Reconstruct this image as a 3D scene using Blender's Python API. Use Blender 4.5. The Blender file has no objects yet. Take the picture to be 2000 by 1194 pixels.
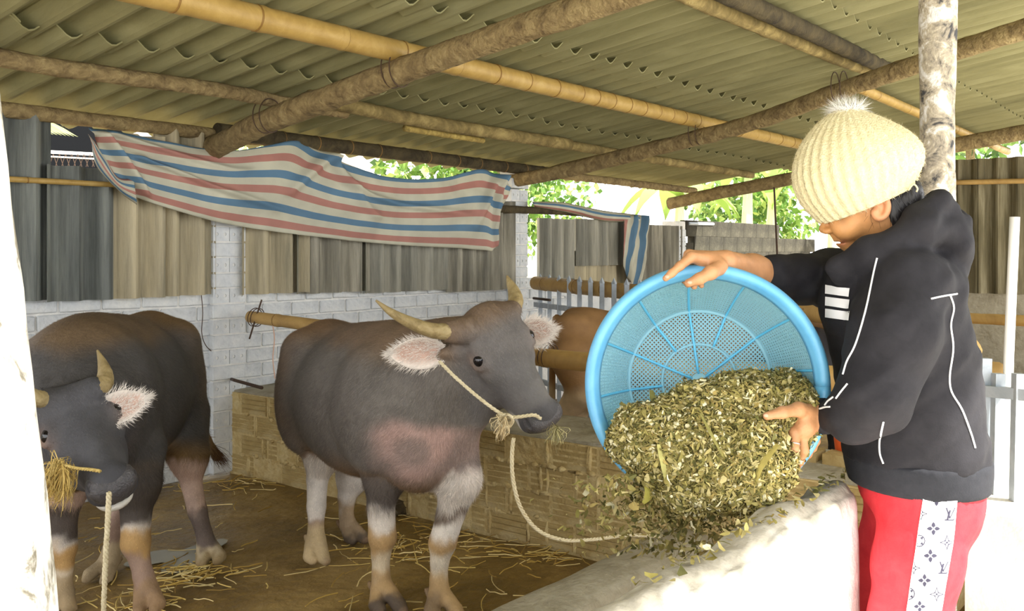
import bpy, bmesh, math, random
import numpy as np
from mathutils import Vector, Matrix
from mathutils.bvhtree import BVHTree

random.seed(7); RNG = np.random.default_rng(7)
SC = bpy.context.scene
COL = SC.collection

# ------------------------------------------------------------------ camera
# world: X runs along the back wall (to the far right), Y towards the back wall, Z up; pen floor z = 0
FPX, CX, HY, EYE = 1835.0, 1000.0, 490.0, 1.5
YAW = math.radians(38.0)
CS, SN = math.cos(YAW), math.sin(YAW)
cam_d = bpy.data.cameras.new('camera'); cam = bpy.data.objects.new('camera', cam_d); COL.objects.link(cam)
cam.location = (0, 0, EYE)
cam.rotation_euler = (math.radians(90), 0, YAW - math.radians(90))
cam_d.sensor_width = 36.0; cam_d.lens = 36.0 * FPX / 2000.0
cam_d.shift_y = -(597 - HY) / 2000.0
cam_d.clip_start = 0.02; cam_d.clip_end = 200
SC.camera = cam

# ------------------------------------------------------------------ light
SUN_TO = Vector((0.16, -0.64, 0.75)).normalized()
wd = bpy.data.worlds.new('overcast_bright_sky'); SC.world = wd; wd.use_nodes = True
bg = wd.node_tree.nodes['Background']
bg.inputs[0].default_value = (0.98, 0.985, 1.0, 1); bg.inputs[1].default_value = 1.6
sun_d = bpy.data.lights.new('sun', 'SUN'); sun_d.energy = 7.5; sun_d.angle = math.radians(1.0); sun_d.color = (1, 0.96, 0.88)
sun = bpy.data.objects.new('sun', sun_d); COL.objects.link(sun)
sun.rotation_euler = (-SUN_TO).to_track_quat('-Z', 'Y').to_euler()
sun.location = (3, -6, 8)
SC.view_settings.view_transform = 'Standard'
SC.view_settings.look = 'None'
SC.view_settings.exposure = 1.25
SC.view_settings.gamma = 1.0
SC.view_settings.use_curve_mapping = False

# ------------------------------------------------------------------ coordinate helpers
def cf(px, py, d):            # camera frame (lateral, depth, height) of a picture point at a depth
    return np.array([(px - CX) / FPX * d, d, EYE - (py - HY) / FPX * d])
def c2w(p):                   # camera frame -> world, works on arrays
    p = np.asarray(p, float)
    o = np.empty_like(p)
    o[..., 0] = SN * p[..., 0] + CS * p[..., 1]
    o[..., 1] = -CS * p[..., 0] + SN * p[..., 1]
    o[..., 2] = p[..., 2]
    return o
def W(px, py, d): return c2w(cf(px, py, d))
def WY(px, py, Y):            # on the plane y = Y
    x = (px - CX) / FPX
    return W(px, py, Y / (SN - CS * x))
def WX(px, py, X):
    x = (px - CX) / FPX
    return W(px, py, X / (CS + SN * x))
def WZ(px, py, z): return W(px, py, (EYE - z) * FPX / (py - HY))

def lin(r, g, b):
    f = lambda c: (c / 255 / 12.92) if c / 255 <= 0.04045 else ((c / 255 + 0.055) / 1.055) ** 2.4
    return (f(r), f(g), f(b))
def smooth(a, b, x): 
    t = np.clip((x - a) / (b - a), 0, 1); return t * t * (3 - 2 * t)

# ------------------------------------------------------------------ materials
def new_mat(name):
    m = bpy.data.materials.new(name); m.use_nodes = True
    nt = m.node_tree; b = nt.nodes['Principled BSDF']
    return m, nt, b
def ramp_mat(name, stops, scale=8, rough=0.8, bump=0.15, bscale=60, stretch=(1, 1, 1), detail=6, spec=0.3, dist=0.6, coords='Object'):
    m, nt, b = new_mat(name); N = nt.nodes; L = nt.links
    tc = N.new('ShaderNodeTexCoord'); mp = N.new('ShaderNodeMapping'); mp.inputs['Scale'].default_value = stretch
    L.new(tc.outputs[coords], mp.inputs[0])
    n = N.new('ShaderNodeTexNoise'); n.inputs['Scale'].default_value = scale; n.inputs['Detail'].default_value = detail
    n.inputs['Roughness'].default_value = 0.65; n.inputs['Distortion'].default_value = dist
    L.new(mp.outputs[0], n.inputs['Vector'])
    r = N.new('ShaderNodeValToRGB'); cr = r.color_ramp
    while len(cr.elements) < len(stops): cr.elements.new(0.5)
    for e, (p, c) in zip(cr.elements, stops): e.position = p; e.color = (*c, 1)
    L.new(n.outputs['Fac'], r.inputs[0]); L.new(r.outputs[0], b.inputs['Base Color'])
    b.inputs['Roughness'].default_value = rough; b.inputs['Specular IOR Level'].default_value = spec
    if bump:
        n2 = N.new('ShaderNodeTexNoise'); n2.inputs['Scale'].default_value = bscale; n2.inputs['Detail'].default_value = 5
        L.new(mp.outputs[0], n2.inputs['Vector'])
        bp = N.new('ShaderNodeBump'); bp.inputs['Strength'].default_value = bump; bp.inputs['Distance'].default_value = 0.02
        L.new(n2.outputs['Fac'], bp.inputs['Height']); L.new(bp.outputs[0], b.inputs['Normal'])
    return m
def two(name, c1, c2, **k): return ramp_mat(name, [(0.32, c1), (0.68, c2)], **k)
def plain(name, c, rough=0.6, spec=0.4, metal=0.0):
    m, nt, b = new_mat(name); b.inputs['Base Color'].default_value = (*c, 1); b.inputs['Roughness'].default_value = rough
    b.inputs['Specular IOR Level'].default_value = spec; b.inputs['Metallic'].default_value = metal
    return m
def vcol_mat(name, rough=0.8, spec=0.3, bump=0.0, bscale=80, stretch=(1, 1, 1), vary=0.0, vscale=30, sheen=0.0, trans=0.0):
    m, nt, b = new_mat(name); N = nt.nodes; L = nt.links
    a = N.new('ShaderNodeAttribute'); a.attribute_name = 'Col'
    out = a.outputs['Color']
    tc = N.new('ShaderNodeTexCoord'); mp = N.new('ShaderNodeMapping'); mp.inputs['Scale'].default_value = stretch
    L.new(tc.outputs['Object'], mp.inputs[0])
    if vary:
        n = N.new('ShaderNodeTexNoise'); n.inputs['Scale'].default_value = vscale; n.inputs['Detail'].default_value = 5
        L.new(mp.outputs[0], n.inputs['Vector'])
        mr = N.new('ShaderNodeMapRange'); mr.inputs[1].default_value = 0.3; mr.inputs[2].default_value = 0.7
        mr.inputs[3].default_value = 1 - vary; mr.inputs[4].default_value = 1 + vary
        L.new(n.outputs['Fac'], mr.inputs[0])
        mx = N.new('ShaderNodeVectorMath'); mx.operation = 'SCALE'
        L.new(out, mx.inputs[0]); L.new(mr.outputs[0], mx.inputs['Scale']); out = mx.outputs[0]
    L.new(out, b.inputs['Base Color'])
    b.inputs['Roughness'].default_value = rough; b.inputs['Specular IOR Level'].default_value = spec
    if sheen: b.inputs['Sheen Weight'].default_value = sheen
    if bump:
        n2 = N.new('ShaderNodeTexNoise'); n2.inputs['Scale'].default_value = bscale; n2.inputs['Detail'].default_value = 5
        L.new(mp.outputs[0], n2.inputs['Vector'])
        bp = N.new('ShaderNodeBump'); bp.inputs['Strength'].default_value = bump; bp.inputs['Distance'].default_value = 0.01
        L.new(n2.outputs['Fac'], bp.inputs['Height']); L.new(bp.outputs[0], b.inputs['Normal'])
    if trans:
        tr = N.new('ShaderNodeBsdfTranslucent'); L.new(out, tr.inputs['Color'])
        ms = N.new('ShaderNodeMixShader'); ms.inputs[0].default_value = trans
        L.new(b.outputs[0], ms.inputs[1]); L.new(tr.outputs[0], ms.inputs[2])
        L.new(ms.outputs[0], N['Material Output'].inputs['Surface'])
    return m

# ------------------------------------------------------------------ object helpers
def tag(o, label=None, cat=None, group=None, kind=None):
    if label: o['label'] = label
    if cat: o['category'] = cat
    if group: o['group'] = group
    if kind: o['kind'] = kind
    return o
def empty(name, loc, label=None, cat=None, group=None, kind=None):
    o = bpy.data.objects.new(name, None); COL.objects.link(o); o.location = Vector(loc); o.empty_display_size = 0.1
    return tag(o, label, cat, group, kind)
def base_of(parent):
    b = Vector((0, 0, 0)); p = parent
    while p is not None: b += p.location; p = p.parent
    return b
def make_mesh(name, V, F, mat=None, smooth_=False, col=None, uv=None):
    me = bpy.data.meshes.new(name); V = np.asarray(V, np.float32)
    if isinstance(F, np.ndarray) and F.ndim == 2:
        n, k = F.shape
        me.vertices.add(len(V)); me.vertices.foreach_set('co', V.ravel())
        me.loops.add(n * k); me.loops.foreach_set('vertex_index', F.astype(np.int32).ravel())
        me.polygons.add(n); me.polygons.foreach_set('loop_start', np.arange(0, n * k, k, dtype=np.int32))
        me.update(calc_edges=True)
    else:
        me.from_pydata(V.tolist(), [], [tuple(int(i) for i in f) for f in F]); me.update()
    if smooth_: me.polygons.foreach_set('use_smooth', np.ones(len(me.polygons), bool))
    if mat is not None: me.materials.append(mat)
    if col is not None:
        at = me.color_attributes.new('Col', 'FLOAT_COLOR', 'POINT')
        c4 = np.ones((len(V), 4), np.float32); c4[:, :3] = col; at.data.foreach_set('color', c4.ravel())
    if uv is not None:
        ul = me.uv_layers.new(name='UVMap'); li = np.empty(len(me.loops), np.int32); me.loops.foreach_get('vertex_index', li)
        ul.data.foreach_set('uv', np.asarray(uv, np.float32)[li].ravel())
    return me
def mk(name, V, F, mat, parent=None, smooth_=False, col=None, uv=None, at=None):
    """mesh from world vertices; origin = `at` (top-level) or the parent's place"""
    o = bpy.data.objects.new(name, None) if False else None
    V = np.asarray(V, float)
    if parent is not None:
        org = np.array(base_of(parent)); loc = (0, 0, 0)
    else:
        org = np.array(at if at is not None else [(V[:, 0].min() + V[:, 0].max()) / 2, (V[:, 1].min() + V[:, 1].max()) / 2, V[:, 2].min()]); loc = org
    me = make_mesh(name, V - org, F, mat, smooth_, col, uv)
    o = bpy.data.objects.new(name, me); COL.objects.link(o); o.location = Vector(loc)
    if parent is not None: o.parent = parent
    return o
def inst(name, me, loc, parent=None, rot=(0, 0, 0), scale=None):
    o = bpy.data.objects.new(name, me); COL.objects.link(o)
    b = base_of(parent) if parent is not None else Vector((0, 0, 0))
    o.location = Vector(loc) - b; o.rotation_euler = rot
    if scale: o.scale = scale
    if parent is not None: o.parent = parent
    return o

class MB:
    def __init__(s): s.V = []; s.F = []; s.C = []
    def add(s, V, F, c=None):
        o = len(s.V); s.V.extend([tuple(v) for v in V]); s.F.extend([tuple(int(i) + o for i in f) for f in F])
        if c is not None: s.C.extend([tuple(c)] * len(V)) if np.ndim(c) == 1 else s.C.extend([tuple(x) for x in c])
        return s
    def build(s, name, mat, parent=None, **k):
        return mk(name, np.array(s.V), s.F, mat, parent, col=(np.array(s.C) if s.C else None), **k)

def box_vf(a, b):
    x0, y0, z0 = a; x1, y1, z1 = b
    V = [(x0, y0, z0), (x1, y0, z0), (x1, y1, z0), (x0, y1, z0), (x0, y0, z1), (x1, y0, z1), (x1, y1, z1), (x0, y1, z1)]
    F = [(0, 3, 2, 1), (4, 5, 6, 7), (0, 1, 5, 4), (1, 2, 6, 5), (2, 3, 7, 6), (3, 0, 4, 7)]
    return V, F
def obox_vf(p0, p1, w, h, up=(0, 0, 1)):      # bar from p0 to p1 with section w x h
    p0, p1 = np.array(p0, float), np.array(p1, float); t = p1 - p0; t /= np.linalg.norm(t)
    u = np.array(up, float)
    if abs(t @ u) > 0.95: u = np.array([CS, SN, 0.0])
    s = np.cross(t, u); s /= np.linalg.norm(s); u = np.cross(s, t)
    V = [p + s * a * w / 2 + u * b * h / 2 for p in (p0, p1) for a, b in ((-1, -1), (1, -1), (1, 1), (-1, 1))]
    return V, [(0, 1, 2, 3), (7, 6, 5, 4), (0, 4, 5, 1), (1, 5, 6, 2), (2, 6, 7, 3), (3, 7, 4, 0)]
def crs(P, n):                                 # Catmull-Rom resample of points (any width)
    P = np.asarray(P, float)
    if len(P) < 3:
        t = np.linspace(0, 1, n)[:, None]; return P[0] * (1 - t) + P[-1] * t
    Q = np.vstack([2 * P[0] - P[1], P, 2 * P[-1] - P[-2]]); m = len(P) - 1
    out = []
    for s in np.linspace(0, m, n):
        i = min(int(s), m - 1); t = s - i; a, b, c, d = Q[i], Q[i + 1], Q[i + 2], Q[i + 3]
        out.append(0.5 * (2 * b + (c - a) * t + (2 * a - 5 * b + 4 * c - d) * t * t + (3 * b - a - 3 * c + d) * t ** 3))
    return np.array(out)
def frames(P):
    P = np.asarray(P, float); T = np.gradient(P, axis=0); T /= np.linalg.norm(T, axis=1)[:, None] + 1e-12
    u = np.array([0, 0, 1.0]) if abs(T[0][2]) < 0.9 else np.array([1.0, 0, 0])
    S = []; 
    for t in T:
        s = np.cross(t, u); s /= np.linalg.norm(s) + 1e-12; u = np.cross(s, t); S.append((s, u.copy()))
    return T, np.array([a for a, _ in S]), np.array([b for _, b in S])
def tube_vf(P, R, seg=8, rough=0.0, cap=True, flat=1.0):
    P = np.asarray(P, float); n = len(P); R = np.broadcast_to(np.asarray(R, float), (n,))
    T, S, U = frames(P); a = np.linspace(0, 2 * np.pi, seg, endpoint=False)
    V = P[:, None] + (S[:, None] * np.cos(a)[None, :, None] + U[:, None] * np.sin(a)[None, :, None] * flat) * R[:, None, None]
    if rough: V = P[:, None] + (V - P[:, None]) * (1 + rough * RNG.normal(size=(n, seg))[:, :, None])
    V = V.reshape(-1, 3)
    F = [(i * seg + j, i * seg + (j + 1) % seg, (i + 1) * seg + (j + 1) % seg, (i + 1) * seg + j) for i in range(n - 1) for j in range(seg)]
    if cap: F += [tuple(range(seg - 1, -1, -1)), tuple((n - 1) * seg + j for j in range(seg))]
    return V, F
def rope_vf(P, r, pitch=None):
    P = np.asarray(P, float); L = np.linalg.norm(np.diff(P, axis=0), axis=1).sum(); pitch = pitch or r * 7
    n = max(12, int(L / pitch * 7)); P = crs(P, n) if len(P) > 2 else crs(P, n)
    T, S, U = frames(P); V = []; F = []
    s = np.concatenate([[0], np.cumsum(np.linalg.norm(np.diff(P, axis=0), axis=1))])
    for k in range(3):
        a = s / pitch * 2 * np.pi + k * 2.094
        Q = P + (S * np.cos(a)[:, None] + U * np.sin(a)[:, None]) * r * 0.5
        v, f = tube_vf(Q, r * 0.58, 5); o = len(V); V.extend(v.tolist()); F.extend([tuple(i + o for i in g) for g in f])
    return V, F
def grid_vf(G):
    n, m = G.shape[:2]; V = G.reshape(-1, 3)
    i, j = np.meshgrid(np.arange(n - 1), np.arange(m - 1), indexing='ij'); a = (i * m + j).ravel()
    return V, np.stack([a, a + m, a + m + 1, a + 1], 1)
def thick_grid(G, off):        # closed slab from a grid of points and an offset vector field
    n, m = G.shape[:2]; V, F = grid_vf(G); V2 = (G + off).reshape(-1, 3); o = n * m
    FF = [tuple(f) for f in F] + [tuple(o + i for i in f[::-1]) for f in F]
    ring = [j for j in range(m)] + [i * m + m - 1 for i in range(1, n)] + [(n - 1) * m + j for j in range(m - 2, -1, -1)] + [i * m for i in range(n - 2, 0, -1)]
    for a, b in zip(ring, ring[1:] + ring[:1]): FF.append((a, b, o + b, o + a))
    return np.vstack([V, V2]), FF
def bevel_box(sx, sy, sz, bev=0.006, jit=0.0, mat=None, name='brick'):
    bm = bmesh.new(); bmesh.ops.create_cube(bm, size=1)
    for v in bm.verts: v.co = Vector((v.co.x * sx + random.uniform(-jit, jit), v.co.y * sy, v.co.z * sz + random.uniform(-jit, jit)))
    bmesh.ops.bevel(bm, geom=bm.edges[:], offset=bev, segments=1, affect='EDGES')
    me = bpy.data.meshes.new(name); bm.to_mesh(me); bm.free()
    if mat: me.materials.append(mat)
    return me

# ------------------------------------------------------------------ smooth-union body modelling
def cone(p0, p1, r0, r1, k=0.03): return ('c', np.array(p0, float), np.array(p1, float), r0, r1, k)
def ell(c, r, k=0.03, rot=None): return ('e', np.array(c, float), np.array(r, float), rot, None, k)
def cut(c, r, k=0.02, rot=None): return ('x', np.array(c, float), np.array(r, float), rot, None, k)
def chain(pts, k=0.03): return [cone(a[0], b[0], a[1], b[1], k) for a, b in zip(pts, pts[1:])]
def sdf_eval(prims, lo, hi, h):
    lo = np.array(lo, float); n = np.ceil((np.array(hi) - lo) / h).astype(int) + 1
    D = np.full(n, 0.5, np.float32); ax = [lo[i] + h * np.arange(n[i]) for i in range(3)]
    for t, a, b, c, d, k in prims:
        m = k + 3 * h
        if t == 'c': mn = np.minimum(a - c, b - d) - m; mx = np.maximum(a + c, b + d) + m
        else: mn = a - b.max() - m; mx = a + b.max() + m
        i0 = np.clip(np.floor((mn - lo) / h).astype(int), 0, n); i1 = np.clip(np.ceil((mx - lo) / h).astype(int) + 1, 0, n)
        if np.any(i1 <= i0): continue
        sl = tuple(slice(i0[i], i1[i]) for i in range(3))
        X = ax[0][sl[0]][:, None, None]; Y = ax[1][sl[1]][None, :, None]; Z = ax[2][sl[2]][None, None, :]
        if t == 'c':
            ba = b - a; L2 = ba @ ba + 1e-12
            u = np.clip(((X - a[0]) * ba[0] + (Y - a[1]) * ba[1] + (Z - a[2]) * ba[2]) / L2, 0, 1)
            dd = np.sqrt((X - a[0] - u * ba[0]) ** 2 + (Y - a[1] - u * ba[1]) ** 2 + (Z - a[2] - u * ba[2]) ** 2) - (c + (d - c) * u)
        else:
            dx, dy, dz = X - a[0], Y - a[1], Z - a[2]
            if c is not None:
                R = c; dx, dy, dz = (R[0][0] * dx + R[0][1] * dy + R[0][2] * dz, R[1][0] * dx + R[1][1] * dy + R[1][2] * dz, R[2][0] * dx + R[2][1] * dy + R[2][2] * dz)
            k0 = np.sqrt((dx / b[0]) ** 2 + (dy / b[1]) ** 2 + (dz / b[2]) ** 2)
            k1 = np.sqrt((dx / b[0] ** 2) ** 2 + (dy / b[1] ** 2) ** 2 + (dz / b[2] ** 2) ** 2) + 1e-9
            dd = k0 * (k0 - 1) / k1
        S = D[sl]
        if t == 'x':
            hh = np.clip(0.5 - 0.5 * (S + dd) / k, 0, 1); D[sl] = S * (1 - hh) + (-dd) * hh + k * hh * (1 - hh)
        else:
            hh = np.clip(0.5 + 0.5 * (S - dd) / k, 0, 1); D[sl] = S * (1 - hh) + dd * hh - k * hh * (1 - hh)
    return D, ax
def surface(D, ax):           # naive surface nets
    h = ax[0][1] - ax[0][0]; lo = np.array([a[0] for a in ax]); S = D < 0; n = np.array(D.shape)
    c = np.zeros(n - 1, np.int8)
    for i in (0, 1):
        for j in (0, 1):
            for k in (0, 1): c += S[i:n[0] - 1 + i, j:n[1] - 1 + j, k:n[2] - 1 + k]
    act = (c > 0) & (c < 8); idx = np.full(n - 1, -1, np.int64); I = np.argwhere(act); idx[act] = np.arange(len(I))
    P = np.zeros((len(I), 3)); cnt = np.zeros(len(I))
    cor = [(i, j, k) for i in (0, 1) for j in (0, 1) for k in (0, 1)]
    val = {q: D[I[:, 0] + q[0], I[:, 1] + q[1], I[:, 2] + q[2]].astype(float) for q in cor}
    for a in cor:
        for x in range(3):
            if a[x] == 0:
                b = list(a); b[x] = 1; b = tuple(b); m = (val[a] < 0) != (val[b] < 0)
                t = np.where(m, val[a] / (val[a] - val[b] + 1e-20), 0)
                q = np.array(a, float)[None].repeat(len(I), 0); q[:, x] += t
                P[m] += q[m]; cnt[m] += 1
    V = lo + (I + P / np.maximum(cnt, 1)[:, None]) * h
    F = []
    for x in range(3):
        y, z = (x + 1) % 3, (x + 2) % 3
        s0 = [slice(None)] * 3; s1 = [slice(None)] * 3; s0[x] = slice(0, n[x] - 1); s1[x] = slice(1, n[x])
        A, B = S[tuple(s0)], S[tuple(s1)]; ch = A != B
        E = np.argwhere(ch); E = E[(E[:, y] > 0) & (E[:, z] > 0) & (E[:, y] < n[y] - 1) & (E[:, z] < n[z] - 1)]
        fl = A[E[:, 0], E[:, 1], E[:, 2]]
        def at(dy, dz):
            q = E.copy(); q[:, y] += dy; q[:, z] += dz; return idx[q[:, 0], q[:, 1], q[:, 2]]
        a, b, c_, d = at(-1, -1), at(0, -1), at(0, 0), at(-1, 0)
        Q = np.stack([a, b, c_, d], 1); Q[~fl] = Q[~fl][:, ::-1]; F.append(Q)
    F = np.vstack(F); F = F[(F >= 0).all(1)]
    return V, F
def body(prims, h, pad=0.03, floor=None, mods=None):
    lo = np.full(3, 1e9); hi = -lo
    for t, a, b, c, d, k in prims:
        if t == 'c': lo = np.minimum(lo, np.minimum(a - c, b - d)); hi = np.maximum(hi, np.maximum(a + c, b + d))
        elif t == 'e': lo = np.minimum(lo, a - b.max()); hi = np.maximum(hi, a + b.max())
    D, ax = sdf_eval(prims, lo - pad, hi + pad, h)
    if floor is not None: D = np.maximum(D, (floor - ax[2])[None, None, :])
    if mods: D = mods(D, ax)
    return surface(D, ax)
def vnormals(V, F):
    N = np.zeros_like(V); a = V[F[:, 2]] - V[F[:, 0]]; b = V[F[:, 3 if F.shape[1] > 3 else 1]] - V[F[:, 1 if F.shape[1] > 3 else 0]]
    fn = np.cross(a, b)
    for k in range(F.shape[1]): np.add.at(N, F[:, k], fn)
    return N / (np.linalg.norm(N, axis=1)[:, None] + 1e-12)
def vnoise(P, scale, seed=0):  # cheap smooth value noise, -1..1
    P = np.asarray(P) * scale + seed * 17.31; i = np.floor(P).astype(int); f = P - i; f = f * f * (3 - 2 * f); out = 0
    for a in (0, 1):
        for b in (0, 1):
            for c in (0, 1):
                q = i + np.array([a, b, c]); hsh = np.sin(q[..., 0] * 127.1 + q[..., 1] * 311.7 + q[..., 2] * 74.7) * 43758.5453
                w = (f[..., 0] if a else 1 - f[..., 0]) * (f[..., 1] if b else 1 - f[..., 1]) * (f[..., 2] if c else 1 - f[..., 2])
                out = out + w * ((hsh - np.floor(hsh)) * 2 - 1)
    return out
def strands(V, F, col, n, dirf, length, width, lift=0.25, keep=None, jitter=0.25, vary=0.25):
    """thin hair blades lying on a surface: arrays of triangles, colours and normals"""
    a = np.linalg.norm(np.cross(V[F[:, 1]] - V[F[:, 0]], V[F[:, 2]] - V[F[:, 0]]), axis=1); N = vnormals(V, F)
    fi = RNG.choice(len(F), n, p=a / a.sum()); w = RNG.dirichlet(np.ones(F.shape[1]), n)
    p = (V[F[fi]] * w[:, :, None]).sum(1); nn = (N[F[fi]] * w[:, :, None]).sum(1); nn /= np.linalg.norm(nn, axis=1)[:, None]
    c = (col[F[fi]] * w[:, :, None]).sum(1)
    if keep is not None:
        m = RNG.random(n) < keep(p); p, nn, c = p[m], nn[m], c[m]; n = len(p)
    d = dirf(p, nn) + RNG.normal(size=(n, 3)) * jitter; d -= nn * (d * nn).sum(1)[:, None]
    d /= np.linalg.norm(d, axis=1)[:, None] + 1e-9; d = d + nn * lift * RNG.uniform(0.3, 1.4, n)[:, None]
    Ln = (length(p) if callable(length) else length) * RNG.uniform(0.6, 1.3, n); s = np.cross(d, nn); s /= np.linalg.norm(s, axis=1)[:, None] + 1e-9
    T = np.stack([p - s * width / 2, p + s * width / 2, p + d * Ln[:, None]], 1).reshape(-1, 3)
    cc = c * RNG.uniform(1 - vary, 1 + vary, n)[:, None]; cc = np.repeat(cc, 3, 0); nn3 = np.repeat(nn, 3, 0)
    return T, np.arange(3 * n).reshape(-1, 3), np.clip(cc, 0, 1), nn3
def hair_obj(name, T, F, C, N, mat, parent):
    o = mk(name, T, F, mat, parent, smooth_=True, col=C)
    o.data.normals_split_custom_set_from_vertices(N.tolist()); o['kind'] = 'stuff'
    return o
# ================================================================== materials of the place
M_ROOF = ramp_mat('fibre_cement_roof', [(0.25, lin(116, 112, 78)), (0.55, lin(138, 134, 96)), (0.8, lin(154, 150, 112))], scale=2.5, rough=0.9, bump=0.12, bscale=90, stretch=(2.2, 0.5, 1))
M_WHITEBRICK = ramp_mat('whitewashed_brick', [(0.25, lin(170, 176, 182)), (0.5, lin(206, 210, 213)), (0.75, lin(226, 227, 225))], scale=5, rough=0.9, bump=0.5, bscale=40)
M_WHITEMORTAR = two('whitewashed_mortar', lin(206, 206, 204), lin(232, 231, 226), scale=9, rough=0.95, bump=0.6, bscale=30)
M_BRICK = ramp_mat('muddy_hollow_brick', [(0.2, lin(138, 112, 64)), (0.5, lin(170, 148, 98)), (0.8, lin(196, 182, 144))], scale=4, rough=0.9, bump=0.45, bscale=45)
M_MORTAR = two('muddy_mortar', lin(176, 150, 96), lin(208, 190, 142), scale=14, rough=0.95, bump=0.9, bscale=28)
M_CONC = ramp_mat('old_concrete', [(0.25, lin(132, 124, 104)), (0.5, lin(160, 153, 134)), (0.78, lin(182, 176, 158))], scale=6, rough=0.85, bump=0.5, bscale=35)
M_AISLE = two('pale_concrete_aisle', lin(205, 200, 188), lin(228, 224, 214), scale=5, rough=0.9, bump=0.3)
M_LIME = ramp_mat('limewashed_plaster', [(0.2, lin(196, 192, 182)), (0.42, lin(232, 230, 226)), (0.7, lin(244, 243, 240))], scale=4, rough=0.9, bump=0.5, bscale=26)
M_TOPCEM = ramp_mat('dusty_cement_top', [(0.25, lin(120, 114, 98)), (0.5, lin(158, 151, 134)), (0.75, lin(196, 190, 176))], scale=9, rough=0.95, bump=0.8, bscale=40)
M_POSTWHITE = ramp_mat('peeling_lime_post', [(0.36, lin(128, 122, 108)), (0.43, lin(214, 211, 204)), (0.8, lin(236, 234, 231))], scale=11, rough=0.85, bump=0.5, bscale=20)
M_BAMBOO = ramp_mat('bamboo_culm', [(0.25, lin(148, 118, 58)), (0.55, lin(172, 142, 78)), (0.8, lin(188, 160, 98))], scale=3, rough=0.5, bump=0.08, bscale=60, stretch=(3, 0.6, 3), spec=0.45)
M_BAMBOO2 = ramp_mat('aged_bamboo_culm', [(0.25, lin(150, 118, 70)), (0.55, lin(186, 152, 92)), (0.8, lin(205, 172, 112))], scale=4, rough=0.55, bump=0.1, bscale=50, spec=0.4)
M_BARK = ramp_mat('grey_bark_pole', [(0.25, lin(84, 70, 48)), (0.45, lin(128, 110, 76)), (0.6, lin(150, 132, 92)), (0.8, lin(178, 162, 120))], scale=14, rough=0.9, bump=0.9, bscale=40)
M_DARKWOOD = two('dark_wood', lin(44, 38, 28), lin(86, 76, 52), scale=9, rough=0.9, bump=0.5)
M_YELLOWWOOD = ramp_mat('stripped_wood', [(0.3, lin(120, 104, 62)), (0.5, lin(164, 142, 78)), (0.75, lin(200, 178, 106))], scale=6, rough=0.85, bump=0.5, stretch=(3, 1, 3))
M_BROWNWOOD = ramp_mat('weathered_brown_wood', [(0.3, lin(92, 80, 48)), (0.5, lin(128, 112, 70)), (0.72, lin(168, 150, 98))], scale=7, rough=0.85, bump=0.5)
M_STEEL = two('galvanised_steel', lin(150, 160, 170), lin(178, 186, 194), scale=10, rough=0.45, bump=0.05, spec=0.5)
M_WIRE = plain('rusty_wire', lin(70, 52, 38), 0.7)
M_POST = ramp_mat('lichen_post', [(0.36, lin(64, 64, 66)), (0.43, lin(140, 132, 118)), (0.52, lin(176, 166, 146)), (0.58, lin(206, 203, 198)), (0.7, lin(224, 222, 218))], scale=15, rough=0.85, bump=0.35, bscale=90)
def sheet_mat(name, dark, mid, light, scale=3.5): return ramp_mat(name, [(0.28, dark), (0.5, mid), (0.72, light)], scale=scale, rough=0.9, bump=0.25, bscale=60, stretch=(3.2, 3.2, 0.22), dist=0.2)
M_SH_DARK = sheet_mat('mossy_dark_sheet', lin(64, 68, 66), lin(112, 116, 112), lin(146, 150, 142))
M_SH_TAN = sheet_mat('tan_sheet', lin(116, 112, 94), lin(168, 158, 132), lin(196, 184, 152))
M_SH_GREY = sheet_mat('grey_sheet', lin(98, 98, 90), lin(144, 142, 130), lin(178, 174, 158))
M_SH_BROWN = sheet_mat('stained_sheet', lin(84, 82, 74), lin(138, 134, 120), lin(190, 184, 166))

def floor_material():
    m, nt, b = new_mat('muddy_pen_floor'); N = nt.nodes; L = nt.links
    tc = N.new('ShaderNodeTexCoord')
    n = N.new('ShaderNodeTexNoise'); n.inputs['Scale'].default_value = 1.7; n.inputs['Detail'].default_value = 9; n.inputs['Roughness'].default_value = 0.68; n.inputs['Distortion'].default_value = 0.4
    L.new(tc.outputs['Object'], n.inputs['Vector'])
    r = N.new('ShaderNodeValToRGB'); cr = r.color_ramp
    for p, c in ((0.5, lin(104, 84, 44)),): cr.elements.new(p)
    for e, (p, c) in zip(cr.elements, ((0.30, lin(88, 68, 32)), (0.5, lin(132, 106, 54)), (0.72, lin(178, 150, 92)))): e.position = p; e.color = (*c, 1)
    L.new(n.outputs['Fac'], r.inputs[0]); L.new(r.outputs[0], b.inputs['Base Color'])
    n3 = N.new('ShaderNodeTexNoise'); n3.inputs['Scale'].default_value = 0.9; n3.inputs['Detail'].default_value = 4
    L.new(tc.outputs['Object'], n3.inputs['Vector'])
    mr = N.new('ShaderNodeMapRange'); mr.inputs[1].default_value = 0.4; mr.inputs[2].default_value = 0.62; mr.inputs[3].default_value = 0.30; mr.inputs[4].default_value = 0.8
    L.new(n3.outputs['Fac'], mr.inputs[0]); L.new(mr.outputs[0], b.inputs['Roughness'])
    n2 = N.new('ShaderNodeTexNoise'); n2.inputs['Scale'].default_value = 22; n2.inputs['Detail'].default_value = 8
    L.new(tc.outputs['Object'], n2.inputs['Vector'])
    bp = N.new('ShaderNodeBump'); bp.inputs['Strength'].default_value = 0.5; bp.inputs['Distance'].default_value = 0.03
    L.new(n2.outputs['Fac'], bp.inputs['Height']); L.new(bp.outputs[0], b.inputs['Normal'])
    return m
M_FLOOR = floor_material()
M_EARTH = two('dry_earth', lin(150, 130, 96), lin(190, 172, 136), scale=3, rough=0.95, bump=0.4)

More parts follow.
